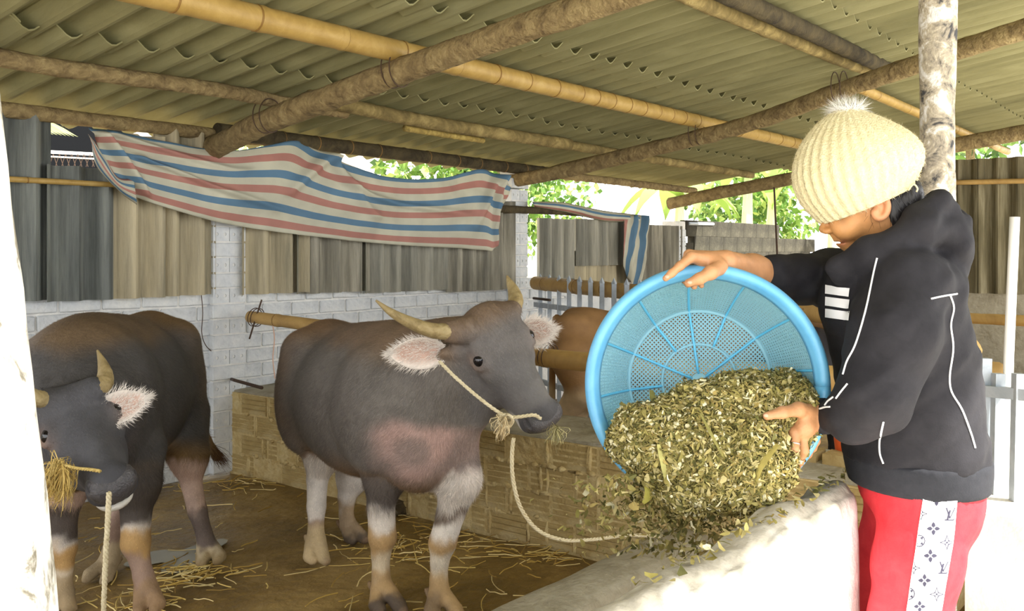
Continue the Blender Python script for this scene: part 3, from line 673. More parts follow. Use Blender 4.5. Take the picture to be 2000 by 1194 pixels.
def buffalo(spec):
    O, Fd = np.array(spec['O']), nrm(spec['F']); Ld = np.array([-Fd[1], Fd[0]]); sc = spec.get('scale', 1.0)
    def B(x, y, z): p = O + (Fd * x + Ld * y) * sc; return np.array([p[0], p[1], z * sc])
    Rb = np.array([[Fd[0], Fd[1], 0], [Ld[0], Ld[1], 0], [0, 0, 1]])
    A, Bv = nrm(spec['A']), spec['B']; Bv = nrm(np.array(Bv) - A * (np.array(Bv) @ A)); Nn = np.cross(A, Bv); 
    if Nn @ np.array([0, -1.0, 0.6]) < 0: Nn = -Nn
    H0 = np.array(spec['poll']); hs = spec.get('hs', 1.0); Rh = np.array([A, Bv, Nn])
    def H(a, b, n): return H0 + (A * a + Bv * b + Nn * n) * hs
    def HE(c, r, k=0.02): return ell(H(*c), np.array(r) * hs, k, Rh)
    P = []
    P += [ell(B(-0.04, 0, 0.80), np.array([0.52, 0.30, 0.34]) * sc, 0.08, Rb), ell(B(0.34, 0, 0.86), np.array([0.30, 0.25, 0.31]) * sc, 0.1, Rb),
          ell(B(0.47, 0, 0.72), np.array([0.20, 0.175, 0.22]) * sc, 0.08, Rb), ell(B(0.25, 0, 1.03), np.array([0.34, 0.13, 0.14]) * sc, 0.1, Rb),
          ell(B(-0.46, 0, 0.90), np.array([0.22, 0.22, 0.24]) * sc, 0.1, Rb), ell(B(-0.42, 0.15, 1.02), np.array([0.14, 0.1, 0.09]) * sc, 0.08, Rb),
          ell(B(-0.42, -0.15, 1.02), np.array([0.14, 0.1, 0.09]) * sc, 0.08, Rb), cone(B(0.3, 0, 1.08), B(-0.6, 0, 1.06), 0.06 * sc, 0.06 * sc, 0.1)]
    for s in (-1, 1):
        P += [ell(B(0.36, 0.185 * s, 0.82), np.array([0.17, 0.09, 0.25]) * sc, 0.08, Rb), ell(B(-0.43, 0.17 * s, 0.76), np.array([0.19, 0.11, 0.25]) * sc, 0.08, Rb)]
    # neck
    n0 = B(0.42, 0, 0.90); n1 = H(0.08, 0, -0.17); mid = (n0 + n1) / 2 + np.array([0, 0, 0.01])
    P += [cone(n0, mid, 0.235 * sc, 0.185 * sc, 0.1), cone(mid, n1, 0.185 * sc, 0.135 * hs, 0.08)]
    j0 = B(0.50, 0, 0.66); j1 = H(0.26, 0, -0.24); P += [cone(j0, j1, 0.12, 0.06, 0.09)]
    # head
    P += [HE((0.07, 0, -0.11), (0.12, 0.128, 0.125), 0.05), HE((0.12, 0, -0.058), (0.15, 0.122, 0.068), 0.04), HE((0.0, 0, -0.06), (0.06, 0.11, 0.065), 0.04),
          cone(H(0.17, 0, -0.10), H(0.42, 0, -0.075), 0.105 * hs, 0.072 * hs, 0.04), cone(H(0.15, 0, -0.235), H(0.41, 0, -0.158), 0.088 * hs, 0.056 * hs, 0.05),
          HE((0.17, 0.075, -0.165), (0.13, 0.05, 0.11), 0.05), HE((0.17, -0.075, -0.165), (0.13, 0.05, 0.11), 0.05), HE((0.33, 0, -0.12), (0.10, 0.078, 0.085), 0.04),
          HE((0.462, 0, -0.088), (0.055, 0.090, 0.074), 0.03), HE((0.463, 0.052, -0.050), (0.038, 0.036, 0.034), 0.02), HE((0.463, -0.052, -0.050), (0.038, 0.036, 0.034), 0.02),
          HE((0.448, 0, -0.158), (0.055, 0.064, 0.036), 0.025), cone(H(0.24, 0, -0.035), H(0.43, 0, -0.018), 0.036 * hs, 0.03 * hs, 0.05)]
    for s in (-1, 1):
        P += [HE((0.125, 0.108 * s, -0.042), (0.055, 0.03, 0.03), 0.025), HE((0.19, 0.110 * s, -0.082), (0.045, 0.022, 0.02), 0.025), HE((0.15, 0.105 * s, -0.055), (0.05, 0.03, 0.04), 0.02)]
        ec = np.array([0.15, 0.132 * s, -0.046]); e1 = np.array([1.0, 0, 0]); e2 = nrm(np.array([0, -.6 * s, .8])); P += chain([(H(*(ec + e1 * .032 * math.cos(t) + e2 * .026 * math.sin(t))), .0085 * hs) for t in np.linspace(0, 2 * math.pi, 13)], 0.010)
        P += [('x',) + cut(H(0.462, 0.090 * s, -0.040), np.array([0.026, 0.018, 0.013]) * hs, 0.012, Rh)[1:],
              ('x',) + cut(H(0.498, 0.0, -0.134), np.array([0.035, 0.085, 0.005]) * hs, 0.012, Rh)[1:]]
    # horn bosses and ear roots
    for hp, hr in spec['horns']: P.append(cone(hp[0], np.array(hp[0]) + nrm(H0 - np.array(hp[0]) + A * 0.06) * 0.05, hr[0] * 1.12, hr[0] * 1.3, 0.03))
    for e in spec['ears']: P.append(cone(e[0], np.array(e[0]) + nrm(H(0.1, 0, -0.12) - np.array(e[0])) * 0.06, 0.016, 0.03, 0.04))
    # legs
    for leg in spec['legs']:
        ch = leg['chain']; P += chain([(p, r * (0.9 if i == 2 else 1)) for i, (p, r) in enumerate(ch[:3])], 0.04)
        tail_ = ch[2:]; m_ = len(tail_)
        P += chain([(p, r * (0.9 if i == 0 else 0.95 if i == 1 and m_ > 3 else 0.80 if i < m_ - 1 else 0.86)) for i, (p, r) in enumerate(tail_)], 0.012)
        mid_ = (leg['toes'][0][1] + leg['toes'][1][1]) / 2
        for a, b, r0, r1 in leg['toes']:
            b2 = mid_ + (b - mid_) * 1.28 + np.array([Fd[0], Fd[1], 0]) * 0.012; P += [cone(a, b2, r0 * .78, r1 * .84, 0.006), cone(b2, b2 + np.array([Fd[0], Fd[1], -0.25]) * 0.035, r1 * .84, r1 * .62, 0.004)]
            P += [cone(a - np.array([Fd[0], Fd[1], 0]) * 0.05 + (a - mid_) * np.array([.5, .5, 0]) , a - np.array([Fd[0], Fd[1], 0]) * 0.055 + np.array([0, 0, -.03]), .014, .010, .006)]
    if spec.get('tail'): P += chain(spec['tail'], 0.02)
    V, F = body(P, 0.0095, floor=0.0)
    N = vnormals(V, F)
    # ---- colours from the animal's own markings
    q = V[:, :2] - O; xb = (q @ Fd) / sc; yb = (q @ Ld) / sc; zb = V[:, 2] / sc
    h = (V - H0) @ Rh.T / hs; a, b, n_ = h[:, 0], h[:, 1], h[:, 2]
    nz = vnoise(V, 7, 1); nz2 = vnoise(V, 22, 2)
    dk = np.array(spec['dark']); C = np.repeat(dk[None], len(V), 0)
    brown = np.array(spec['brown'])
    C = mixc(C, brown, spec['brown_amt'] * np.clip(smooth(0.62, 0.47, zb + 0.05 * nz) + 0.75 * smooth(-0.2, -0.55, xb + 0.08 * nz) * smooth(0.5, 0.75, zb) * 0.7 + 0.6 * smooth(1.02, 1.12, zb + 0.03 * nz), 0, 1))
    headm = smooth(-0.02, 0.10, a) * smooth(0.24, 0.15, np.abs(b)) * smooth(-0.36, -0.26, n_) * (a < 0.62)
    C = mixc(C, np.array(spec['headc']) * 1.0, headm * 0.9)
    nzc = vnoise(V, 9, 5); band = np.exp(-((zb - 0.775 + 0.03 * nzc) / 0.035) ** 2); chest = spec['pink_amt'] * (0.42 + 0.5 * smooth(-0.2, 0.5, nzc) + 0.4 * band) * smooth(0.42, 0.56, xb + 0.04 * nz) * smooth(0.52, 0.60, zb + 0.03 * nz) * smooth(0.84, 0.76, zb + 0.05 * nz) * (1 - headm) * smooth(0.3, 0.16, np.abs(yb))
    C = mixc(C, lin(196, 160, 150), np.clip(chest, 0, 1) * 0.62)
    # muzzle
    mz = smooth(0.40, 0.45, a) * headm; C = mixc(C, lin(62, 62, 66), mz * 0.8)
    lip = headm * smooth(0.36, 0.42, a) * smooth(-0.118, -0.140, n_ + 0.006 * nz2); C = mixc(C, lin(206, 202, 192), lip * 0.9)
    eye = np.maximum(*[np.exp(-(((a - 0.15) / 0.045) ** 2 + ((b - s * 0.13) / 0.05) ** 2 + ((n_ + 0.06) / 0.034) ** 2)) for s in (1, -1)]) * headm
    C = mixc(C, lin(150, 120, 98), np.clip(eye, 0, 1) * spec.get('eyering', 0.45))
    for leg in spec['legs']:
        pts = np.array([p for p, r in leg['chain']]); rad = np.array([r for p, r in leg['chain']])
        dmin = np.full(len(V), 9.0)
        for p0, p1, r0 in list(zip(pts, pts[1:], rad))[leg.get('from', 1):] + [(t[0], t[1], t[2]) for t in leg['toes']]:
            ba = p1 - p0; u = np.clip(((V - p0) @ ba) / (ba @ ba), 0, 1); dmin = np.minimum(dmin, np.linalg.norm(V - p0 - u[:, None] * ba, axis=1) - r0)
        m = smooth(0.05, 0.01, dmin) * (zb < leg['top'] + 0.15)
        zz = V[:, 2] + 0.040 * nz + 0.024 * nz2 + 0.012 * vnoise(V * np.array([1, 1, .3]), 60, 4)
        LC = C.copy()
        for z0, z1, cc, am in leg['bands']: LC = mixc(LC, cc, am * smooth(z0 - 0.03, z0 + 0.02, zz) * smooth(z1 + 0.03, z1 - 0.02, zz))
        C = C * (1 - m[:, None]) + LC * m[:, None]
    VW = c2w(V)
    root = empty(spec['name'], c2w(np.array([O[0], O[1], 0.0])), spec['label'], 'buffalo', 'buffaloes in the pen')
    mk('body', VW, F, M_HIDE, root, smooth_=True, col=np.clip(C, 0, 1))
    # ---- coat of short hair
    Fw3 = c2w(np.array([Fd[0], Fd[1], 0.0])); AW = c2w(A)
    H0w = c2w(H0)
    def dirf(p, nn):
        pl = p - np.array(c2w(np.array([O[0], O[1], 0]))); x = pl @ Fw3
        d = -Fw3[None] * 1.0 + np.array([0, 0, -0.9])[None]
        hd = np.linalg.norm(p - (H0w + AW * 0.2 * hs), axis=1); d = np.where((hd < 0.27)[:, None], AW[None] * 0.9 + np.array([0, 0, -.1])[None], d)
        d = np.where((p[:, 2] < 0.5)[:, None], np.array([0, 0, -1.0])[None], d); return d + np.stack([vnoise(p, 5, k) for k in (1, 2, 3)], 1) * 0.45
    def keep(p):
        hd = (p - H0w) @ AW / hs; mu = smooth(0.36, 0.28, hd) ; low = smooth(0.10, 0.2, p[:, 2]); near = np.linalg.norm(p - (H0w + AW * 0.25), axis=1) < 0.34
        return np.where(near, mu * 0.8, 1.0) * (0.25 + 0.75 * low)
    def length(p):
        z = p[:, 2]; crown = np.exp(-(np.linalg.norm(p - (H0w + np.array([0, 0, 0.02])), axis=1) / 0.1) ** 2)
        hd = np.linalg.norm(p - (H0w + AW * 0.25), axis=1)
        return np.where(hd < 0.25, 0.012, np.where(z > 0.4, 0.03 + 0.016 * smooth(0.62, 0.5, z), 0.009)) + 0.018 * crown
    hair_col = np.clip(C * spec.get('hairgain', 1.35) + np.array(lin(70, 58, 44))[None] * spec.get('hairadd', 0.35), 0, 1)
    T, HF, HC, HN = strands(VW, F, hair_col, spec.get('nh', 60000), dirf, length, 0.0013, lift=0.14, keep=keep, jitter=0.28, vary=0.4)
    hair_obj('coat', T, HF, HC, HN, M_HAIR, root)
    # ---- horns, ears, eyes
    for hp, hr in spec['horns']:
        Vh, Fh = horn_mesh(np.array(hp), hr); mk('horn', c2w(Vh), Fh, M_HORN, root, smooth_=True)
    for e in spec['ears']:
        Ve, Fe, Ce, (ax, s, f) = ear_mesh(e[0], e[1], None, e[2], e[3], e[4], lin(196, 164, 148), lin(226, 216, 206), dk * 1.4)
        ear = mk('ear', c2w(Ve), Fe, M_EAR, root, smooth_=True, col=Ce)
        nb = len(Ve) // 2; T = []; HCc = []; HNn = []
        for k in range(1500):
            i = RNG.integers(0, nb); p = Ve[i]; v = ((p - e[0]) @ s); dirh = ax * 0.7 + s * np.sign(v) * 0.7 * abs(v) / (e[3] * 0.5) + f * 0.15 + RNG.normal(size=3) * 0.25; dirh /= np.linalg.norm(dirh)
            sd = np.cross(dirh, f); sd /= np.linalg.norm(sd) + 1e-9; l = RNG.uniform(0.014, 0.042); p = p + RNG.normal(size=3) * 0.003
            T += [p - sd * 0.0009, p + sd * 0.0009, p + dirh * l]; cc = np.array(lin(232, 224, 214)) * RNG.uniform(0.75, 1.05); HCc += [cc] * 3; HNn += [f] * 3
        T = c2w(np.array(T)); hair_obj('ear_fringe', T, np.arange(len(T)).reshape(-1, 3), np.array(HCc), c2w(np.array(HNn)), M_HAIR, ear)
    for s in (1, -1):
        bm = bmesh.new(); bmesh.ops.create_uvsphere(bm, u_segments=20, v_segments=14, radius=0.030 * hs)
        c = c2w(H(0.15, 0.1195 * s, -0.042)); Vv = np.array([v.co for v in bm.verts]) + c; Ff = [[v.index for v in f.verts] for f in bm.faces]; bm.free()
        mk('eye', Vv, Ff, M_EYE, root, smooth_=True)
    # wet nose pad between the nostrils
    Vn, Fn = body([HE((0.481, 0, -0.078), (0.041, 0.074, 0.058), 0.02), HE((0.461, 0.052, -0.050), (0.042, 0.038, 0.036), 0.03), HE((0.461, -0.052, -0.050), (0.042, 0.038, 0.036), 0.03),
                   ('x',) + cut(H(0.462, 0.090, -0.040), np.array([0.026, 0.02, 0.013]) * hs, 0.006, Rh)[1:], ('x',) + cut(H(0.462, -0.090, -0.040), np.array([0.026, 0.02, 0.013]) * hs, 0.006, Rh)[1:]], 0.004)
    mk('nose', c2w(Vn), Fn, M_NOSE, root, smooth_=True)
    return root, H

WHITE, TAN, PINKW, GREYD, HOOF = lin(206, 199, 190), lin(168, 138, 94), lin(196, 170, 156), lin(66, 62, 62), lin(150, 128, 88)
# ---- centre buffalo
d1 = 3.96
b1 = dict(name='water_buffalo', label='grey water buffalo standing in the middle of the pen with pale rope halter', O=(-0.655, 4.33), F=(0.557, -0.831), scale=1.0,
    poll=cf(955, 612, 3.76), A=cam_axes(0.50, -0.82, 0.22), B=cam_axes(-0.80, -0.36, 0.48), hs=0.98,
    dark=lin(102, 97, 92), brown=lin(134, 100, 62), brown_amt=0.7, headc=lin(100, 98, 98), pink_amt=1.0, hairgain=1.12, hairadd=0.2, nh=110000,
    horns=[([cf(884, 648, 3.70), cf(846, 646, 3.66), cf(805, 632, 3.62), cf(765, 611, 3.60), cf(734, 587, 3.60)], [0.042, 0.038, 0.030, 0.019, 0.005]),
           ([cf(1000, 606, 3.86), cf(1007, 588, 3.90), cf(1003, 568, 3.95), cf(996, 553, 3.98), cf(990, 539, 4.0)], [0.036, 0.033, 0.025, 0.016, 0.004])],
    ears=[(cf(868, 690, 3.72), cf(760, 692, 3.66), cam_axes(0.0, -0.25, 1.0), 0.135, 0.035), (cf(1016, 652, 3.86), cf(1083, 643, 3.84), cam_axes(0.25, -0.25, 1.0), 0.125, 0.03)],
    legs=[dict(chain=[(cf(770, 850, 4.02), .125), (cf(752, 930, 3.99), .088), (cf(744, 985, 3.98), .064), (cf(747, 1050, 3.96), .062), (cf(744, 1082, 3.96), .050), (cf(744, 1120, 3.96), .046), (cf(746, 1148, 3.95), .056)],
               toes=[(cf(740, 1152, 3.95), cf(738, 1180, 3.90), .046, .040), (cf(758, 1152, 3.94), cf(772, 1181, 3.89), .044, .038)], top=0.6, **{'from': 1},
               bands=[(.39, .80, lin(84, 80, 78), .9), (.315, .39, WHITE, .8), (.22, .315, TAN, .85), (.15, .22, lin(196, 182, 156), .8), (.06, .15, lin(168, 140, 98), .8), (-.1, .06, lin(74, 66, 58), .85)]),
          dict(chain=[(cf(880, 860, 3.95), .12), (cf(897, 935, 3.92), .088), (cf(880, 1005, 3.9), .064), (cf(864, 1062, 3.89), .060), (cf(859, 1095, 3.88), .048), (cf(857, 1130, 3.88), .045), (cf(858, 1160, 3.87), .055)],
               toes=[(cf(852, 1164, 3.87), cf(846, 1190, 3.83), .045, .040), (cf(868, 1164, 3.87), cf(882, 1191, 3.83), .043, .038)], top=0.6, **{'from': 1},
               bands=[(.62, .8, lin(90, 86, 84), .8), (.445, .60, WHITE, .75), (.385, .45, GREYD, .6), (.30, .39, WHITE, .9), (.235, .30, TAN, .85), (.14, .235, lin(200, 190, 172), .85), (.06, .15, lin(168, 140, 98), .8), (-.1, .06, lin(128, 108, 82), .85)]),
          dict(chain=[(cf(640, 800, 4.74), .17), (cf(632, 880, 4.62), .10), (cf(620, 935, 4.62), .058), (cf(618, 990, 4.56), .048), (cf(617, 1030, 4.54), .046), (cf(617, 1052, 4.52), .055)],
               toes=[(cf(609, 1056, 4.52), cf(606, 1086, 4.48), .042, .038), (cf(624, 1056, 4.52), cf(626, 1087, 4.48), .042, .038)], top=0.55, **{'from': 1},
               bands=[(.19, .50, WHITE, .9), (.13, .19, lin(150, 128, 112), .6), (-.1, .16, lin(186, 166, 128), .8)]),
          dict(chain=[(cf(700, 840, 4.95), .15), (cf(690, 930, 4.9), .085), (cf(678, 970, 4.87), .052), (cf(676, 1005, 4.86), .046), (cf(680, 1025, 4.85), .052)],
               toes=[(cf(676, 1028, 4.85), cf(684, 1048, 4.80), .042, .040), (cf(688, 1028, 4.84), cf(702, 1047, 4.78), .042, .038)], top=0.55, **{'from': 1},
               bands=[(.19, .56, WHITE, .9), (.07, .19, lin(170, 150, 122), .7), (-.1, .07, lin(92, 84, 74), .8)])],
    tail=[(cf(640, 652, 4.98), .05), (cf(612, 648, 5.02), .034), (cf(603, 662, 5.02), .028), (cf(622, 674, 5.0), .026), (cf(606, 690, 4.98), .026), (cf(588, 718, 4.96), .025), (cf(577, 755, 4.95), .022)])
buf1, H1 = buffalo(b1)
# tail tuft
M_TUFT = vcol_mat('tail_hair', rough=0.6)
def tuft(name, p0, p1, n, spread, wdt, col, parent, mat, label=None, wav=0.0):
    p0, p1 = np.array(p0), np.array(p1); T = []; C = []; Fq = []
    for k in range(n):
        a = p0 + RNG.normal(size=3) * spread * 0.35; e = p1 + RNG.normal(size=3) * spread; m = (a + e) / 2 + RNG.normal(size=3) * (spread * 0.5 + wav)
        Q = crs([a, m, e], 6); d = nrm(e - a); s = np.cross(d, RNG.normal(size=3)); s /= np.linalg.norm(s); o = len(T)
        for i, qq in enumerate(Q): T += [qq - s * wdt * (1 - i / 6.5), qq + s * wdt * (1 - i / 6.5)]
        Fq += [(o + 2 * i, o + 2 * i + 1, o + 2 * i + 3, o + 2 * i + 2) for i in range(5)]; C += [np.array(col) * RNG.uniform(.6, 1.3)] * 12
    o = mk(name, c2w(np.array(T)), np.array(Fq), mat, parent, col=np.clip(np.array(C), 0, 1)); o['kind'] = 'stuff'; return o
tuft('tail_tuft', cf(580, 745, 4.95), cf(560, 805, 4.94), 260, 0.022, 0.0016, lin(104, 70, 44), buf1, M_TUFT)

# ---- left buffalo
b2 = dict(name='water_buffalo', label='dark water buffalo half hidden behind the white post at the left', O=(-1.84, 4.36), F=(0.06, -1.0), scale=1.03,
    poll=cf(133, 764, 3.62), A=cam_axes(0.595, -0.535, 0.595), B=cam_axes(-0.80, -0.30, 0.53), hs=1.0,
    dark=lin(72, 70, 69), brown=lin(124, 96, 56), brown_amt=0.8, headc=lin(76, 76, 80), pink_amt=0.4, eyering=0.7, hairgain=1.12, hairadd=0.15, nh=90000,
    horns=[([cf(92, 782, 3.57), cf(70, 778, 3.52), cf(45, 765, 3.5), cf(25, 740, 3.52), cf(15, 705, 3.55)], [0.042, 0.040, 0.034, 0.02, 0.005]),
           ([cf(182, 762, 3.60), cf(199, 752, 3.62), cf(205, 734, 3.65), cf(200, 710, 3.68), cf(190, 684, 3.70)], [0.046, 0.046, 0.034, 0.02, 0.004])],
    ears=[(cf(62, 812, 3.53), cf(-40, 835, 3.45), cam_axes(0, -0.2, 1.0), 0.13, 0.03), (cf(184, 812, 3.58), cf(289, 776, 3.60), cam_axes(-0.1, 0.25, 1.0), 0.125, 0.03)],
    legs=[dict(chain=[(cf(265, 880, 4.08), .13), (cf(268, 945, 4.05), .095), (cf(266, 1000, 4.03), .070), (cf(265, 1062, 4.01), .064), (cf(273, 1095, 4.0), .052), (cf(280, 1125, 3.98), .052), (cf(286, 1150, 3.97), .058)],
               toes=[(cf(278, 1152, 3.97), cf(282, 1180, 3.93), .046, .042), (cf(294, 1152, 3.97), cf(306, 1178, 3.93), .046, .040)], top=0.62, **{'from': 1},
               bands=[(.32, .70, lin(60, 57, 56), .9), (.29, .32, WHITE, .7), (.19, .295, lin(172, 138, 88), .85), (.07, .19, lin(146, 122, 108), .85), (-.1, .07, lin(150, 122, 92), .85)]),
          dict(chain=[(cf(140, 880, 4.02), .13), (cf(128, 950, 4.0), .09), (cf(122, 1010, 3.99), .066), (cf(122, 1070, 3.98), .062), (cf(124, 1105, 3.97), .050), (cf(122, 1140, 3.97), .048), (cf(122, 1160, 3.96), .056)],
               toes=[(cf(115, 1164, 3.96), cf(112, 1188, 3.93), .045, .040), (cf(129, 1164, 3.96), cf(135, 1188, 3.92), .045, .036)], top=0.62, **{'from': 1},
               bands=[(.40, .56, PINKW, .7), (.285, .40, lin(62, 60, 62), .8), (.255, .285, WHITE, .8), (.145, .26, lin(172, 138, 88), .85), (.06, .145, lin(200, 186, 164), .85), (-.1, .10, lin(160, 140, 108), .85)]),
          dict(chain=[(cf(345, 820, 4.78), .17), (cf(368, 890, 4.66), .095), (cf(374, 945, 4.66), .056), (cf(386, 1000, 4.60), .048), (cf(398, 1040, 4.57), .047), (cf(404, 1064, 4.55), .056)],
               toes=[(cf(398, 1068, 4.55), cf(401, 1090, 4.50), .044, .042), (cf(414, 1067, 4.55), cf(426, 1086, 4.51), .042, .040)], top=0.58, **{'from': 1},
               bands=[(.22, .47, PINKW, .85), (.09, .22, lin(94, 86, 86), .75), (.06, .09, lin(198, 182, 152), .85), (-.1, .06, lin(156, 138, 102), .85)]),
          dict(chain=[(cf(205, 850, 4.62), .15), (cf(225, 935, 4.5), .085), (cf(232, 985, 4.5), .055), (cf(226, 1040, 4.42), .048), (cf(216, 1080, 4.38), .048), (cf(212, 1095, 4.36), .055)],
               toes=[(cf(205, 1100, 4.36), cf(180, 1122, 4.28), .040, .034), (cf(216, 1104, 4.35), cf(206, 1130, 4.27), .040, .034)], top=0.55, **{'from': 1},
               bands=[(.27, .60, PINKW, .8), (.16, .28, lin(140, 116, 104), .7), (-.1, .17, lin(176, 158, 126), .8)])],
    tail=[(cf(330, 700, 5.05), .045), (cf(385, 820, 5.06), .03), (cf(402, 860, 5.04), .026), (cf(425, 893, 5.02), .024)])
buf2, H2 = buffalo(b2)
tuft('tail_tuft', cf(410, 872, 5.03), cf(440, 905, 5.0), 160, 0.02, 0.0016, lin(92, 62, 40), buf2, M_TUFT)

# ================================================================== ropes on the animals
def rope(name, pts, r, label, mat=M_ROPE, pitch=None):
    V, F = rope_vf(c2w(np.array(pts)), r, pitch); o = mk(name, np.array(V), F, mat, smooth_=True); return tag(o, label, 'rope')
ha = rope('halter_rope', [cf(858, 706, 3.60), cf(890, 738, 3.555), cf(940, 781, 3.535), cf(985, 812, 3.535), cf(1010, 815, 3.535), cf(1042, 811, 3.545), cf(1056, 818, 3.57)], 0.0072, 'pale twisted halter rope running from the grey buffalo\'s ear to its nostril')
tuft('frayed_end', cf(986, 815, 3.525), cf(978, 850, 3.525), 90, 0.012, 0.0022, lin(206, 188, 148), ha, M_TUFT, wav=0.012)
tuft('frayed_end', cf(1086, 836, 3.53), cf(1084, 862, 3.53), 80, 0.013, 0.0022, lin(176, 168, 122), ha, M_TUFT, wav=0.012)
V, F = rope_vf(c2w(np.array([cf(988 + 14 * math.cos(t), 822 + 12 * math.sin(t), 3.525 + 0.012 * math.sin(2 * t)) for t in np.linspace(0, 11, 30)])), 0.006); mk('knot', np.array(V), F, M_ROPE, ha, smooth_=True)
rope('lead_rope', [cf(1003, 856, 3.56), cf(1000, 890, 3.56), cf(1002, 935, 3.57), cf(1016, 990, 3.6), cf(1050, 1035, 3.66), cf(1100, 1055, 3.72), cf(1160, 1054, 3.82), cf(1225, 1046, 3.95), cf(1290, 1048, 4.0)], 0.008, 'pale twisted lead rope hanging from the grey buffalo\'s chin to the trough')
h2 = rope('halter_rope', [cf(100, 906, 3.35), cf(120, 908, 3.32), cf(150, 915, 3.26), cf(178, 918, 3.22), cf(196, 921, 3.20)], 0.0062, 'yellowish straw-like nose rope of the dark buffalo', M_ROPE2)
tuft('frayed_end', cf(125, 912, 3.31), cf(112, 975, 3.31), 160, 0.02, 0.0024, lin(196, 168, 96), h2, M_TUFT, wav=0.02)
tuft('frayed_end', cf(112, 905, 3.33), cf(100, 955, 3.33), 120, 0.022, 0.0024, lin(206, 180, 110), h2, M_TUFT, wav=0.02)
rope('lead_rope', [cf(213, 962, 3.26), cf(211, 1010, 3.27), cf(207, 1080, 3.29), cf(204, 1150, 3.31), cf(199, 1260, 3.34), cf(195, 1310, 3.36)], 0.0098, 'straight pale lead rope hanging below the dark buffalo\'s chin', pitch=0.05)

# ================================================================== small cattle in the next pen
def calf(name, label, O, Fd, sc, base, under, headc, facing_tail=None, patches=None):
    O = np.array(O, float); Fd = nrm(Fd); Ld = np.array([-Fd[1], Fd[0]]); Rb = np.array([[Fd[0], Fd[1], 0], [Ld[0], Ld[1], 0], [0, 0, 1]])
    def B(x, y, z): p = O + (Fd * x + Ld * y) * sc; return np.array([p[0], p[1], z * sc])
    E = lambda c, r, k=.06: ell(B(*c), np.array(r) * sc, k, Rb)
    P = [E((0, 0, .72), (.46, .22, .24)), E((.35, 0, .74), (.22, .19, .26)), E((-.42, 0, .78), (.2, .2, .2)), cone(B(.35, 0, .9), B(-.5, 0, .93), .06 * sc, .05 * sc, .08),
         E((-.45, .13, .9), (.1, .07, .07)), E((-.45, -.13, .9), (.1, .07, .07)),
         cone(B(.45, 0, .85), B(.78, 0, 1.0), .15 * sc, .1 * sc, .08), E((.86, 0, 1.02), (.12, .09, .1), .04), cone(B(.86, 0, 1.0), B(1.08, 0, .86), .08 * sc, .055 * sc, .04), E((1.1, 0, .85), (.05, .06, .05), .03)]
    for s in (-1, 1):
        P += chain([(B(.36, .13 * s, .65), .11 * sc), (B(.34, .13 * s, .48), .065 * sc), (B(.37, .13 * s, .30), .043 * sc), (B(.36, .13 * s, .10), .033 * sc), (B(.38, .13 * s, .02), .042 * sc)], .03)
        P += chain([(B(-.42, .13 * s, .72), .15 * sc), (B(-.36, .15 * s, .55), .1 * sc), (B(-.52, .13 * s, .38), .045 * sc), (B(-.47, .13 * s, .10), .034 * sc), (B(-.44, .13 * s, .02), .042 * sc)], .03)
        P += [cone(B(.84, .09 * s, 1.04), B(.82, .2 * s, 1.03), .028 * sc, .015 * sc, .02)]
    P += chain([(B(-.6, 0, .92), .03 * sc), (B(-.64, .02, .75), .02 * sc), (B(-.64, .02, .45), .02 * sc)], .02)
    V, F = body(P, 0.016, floor=0.0); q = V[:, :2] - O; x = (q @ Fd) / sc; y = (q @ Ld) / sc; z = V[:, 2] / sc; nz = vnoise(V, 6, 3)
    C = np.repeat(np.array(base)[None], len(V), 0); C = mixc(C, under, smooth(.62, .45, z + .05 * nz) * smooth(.26, .1, np.abs(y)) * .9 + smooth(.55, .4, z + .05 * nz) * .25 * 0)
    C = mixc(C, under, smooth(.62, .5, z + .06 * nz) * 0.85)
    C = mixc(C, headc, smooth(.7, .85, x + .05 * nz)); C = mixc(C, lin(60, 52, 46), smooth(.07, .04, z))
    root = empty(name, c2w(np.array([O[0], O[1], 0])), label, 'calf')
    mk('body', c2w(V), F, vcol_mat(name + '_hide', rough=0.7, vary=0.15, vscale=12, bump=0.2), root, smooth_=True, col=np.clip(C, 0, 1))
    for s in (-1, 1):
        bm = bmesh.new(); bmesh.ops.create_uvsphere(bm, u_segments=12, v_segments=8, radius=0.017 * sc); Vv = np.array([v.co for v in bm.verts]) + c2w(B(.93, .083 * s, 1.03)); Ff = [[v.index for v in f.verts] for f in bm.faces]; bm.free()
        mk('eye', Vv, Ff, M_EYE, root, smooth_=True)
    return root
calf('brown_calf', 'reddish-brown calf with pale legs behind the bamboo rail, half hidden by the basket', (0.90, 5.85), (0.85, -0.45), 1.14, lin(142, 108, 70), lin(206, 184, 150), lin(142, 108, 70))
calf('black_calf', 'black calf in the far pen, glimpsed between blue basket and woman', (1.83, 5.65), (0.35, 0.93), 1.08, lin(30, 28, 30), lin(44, 40, 40), lin(40, 36, 36))
# ================================================================== bamboo rail above the divider, gate, posts
rail = bamboo('bamboo_rail', W(488, 619, 6.32), W(1760, 752, 3.72), 0.04, 0.055, 'thick bamboo rail above the low divider, behind the grey buffalo and the basket', mat=M_BAMBOO2, mid=[W(690, 646, 5.8), W(900, 676, 5.2), W(1090, 702, 4.7), W(1360, 724, 4.2), W(1600, 738, 3.87)], group=None, step=0.42, cat='rail')
bamboo('far_bamboo_rail', W(1046, 553, 8.7), W(1640, 612, 5.0), 0.062, 0.066, 'far bamboo rail passing behind the steel gate', mat=M_BAMBOO2, mid=[W(1300, 577, 6.9)], group=None, step=0.5, cat='rail')
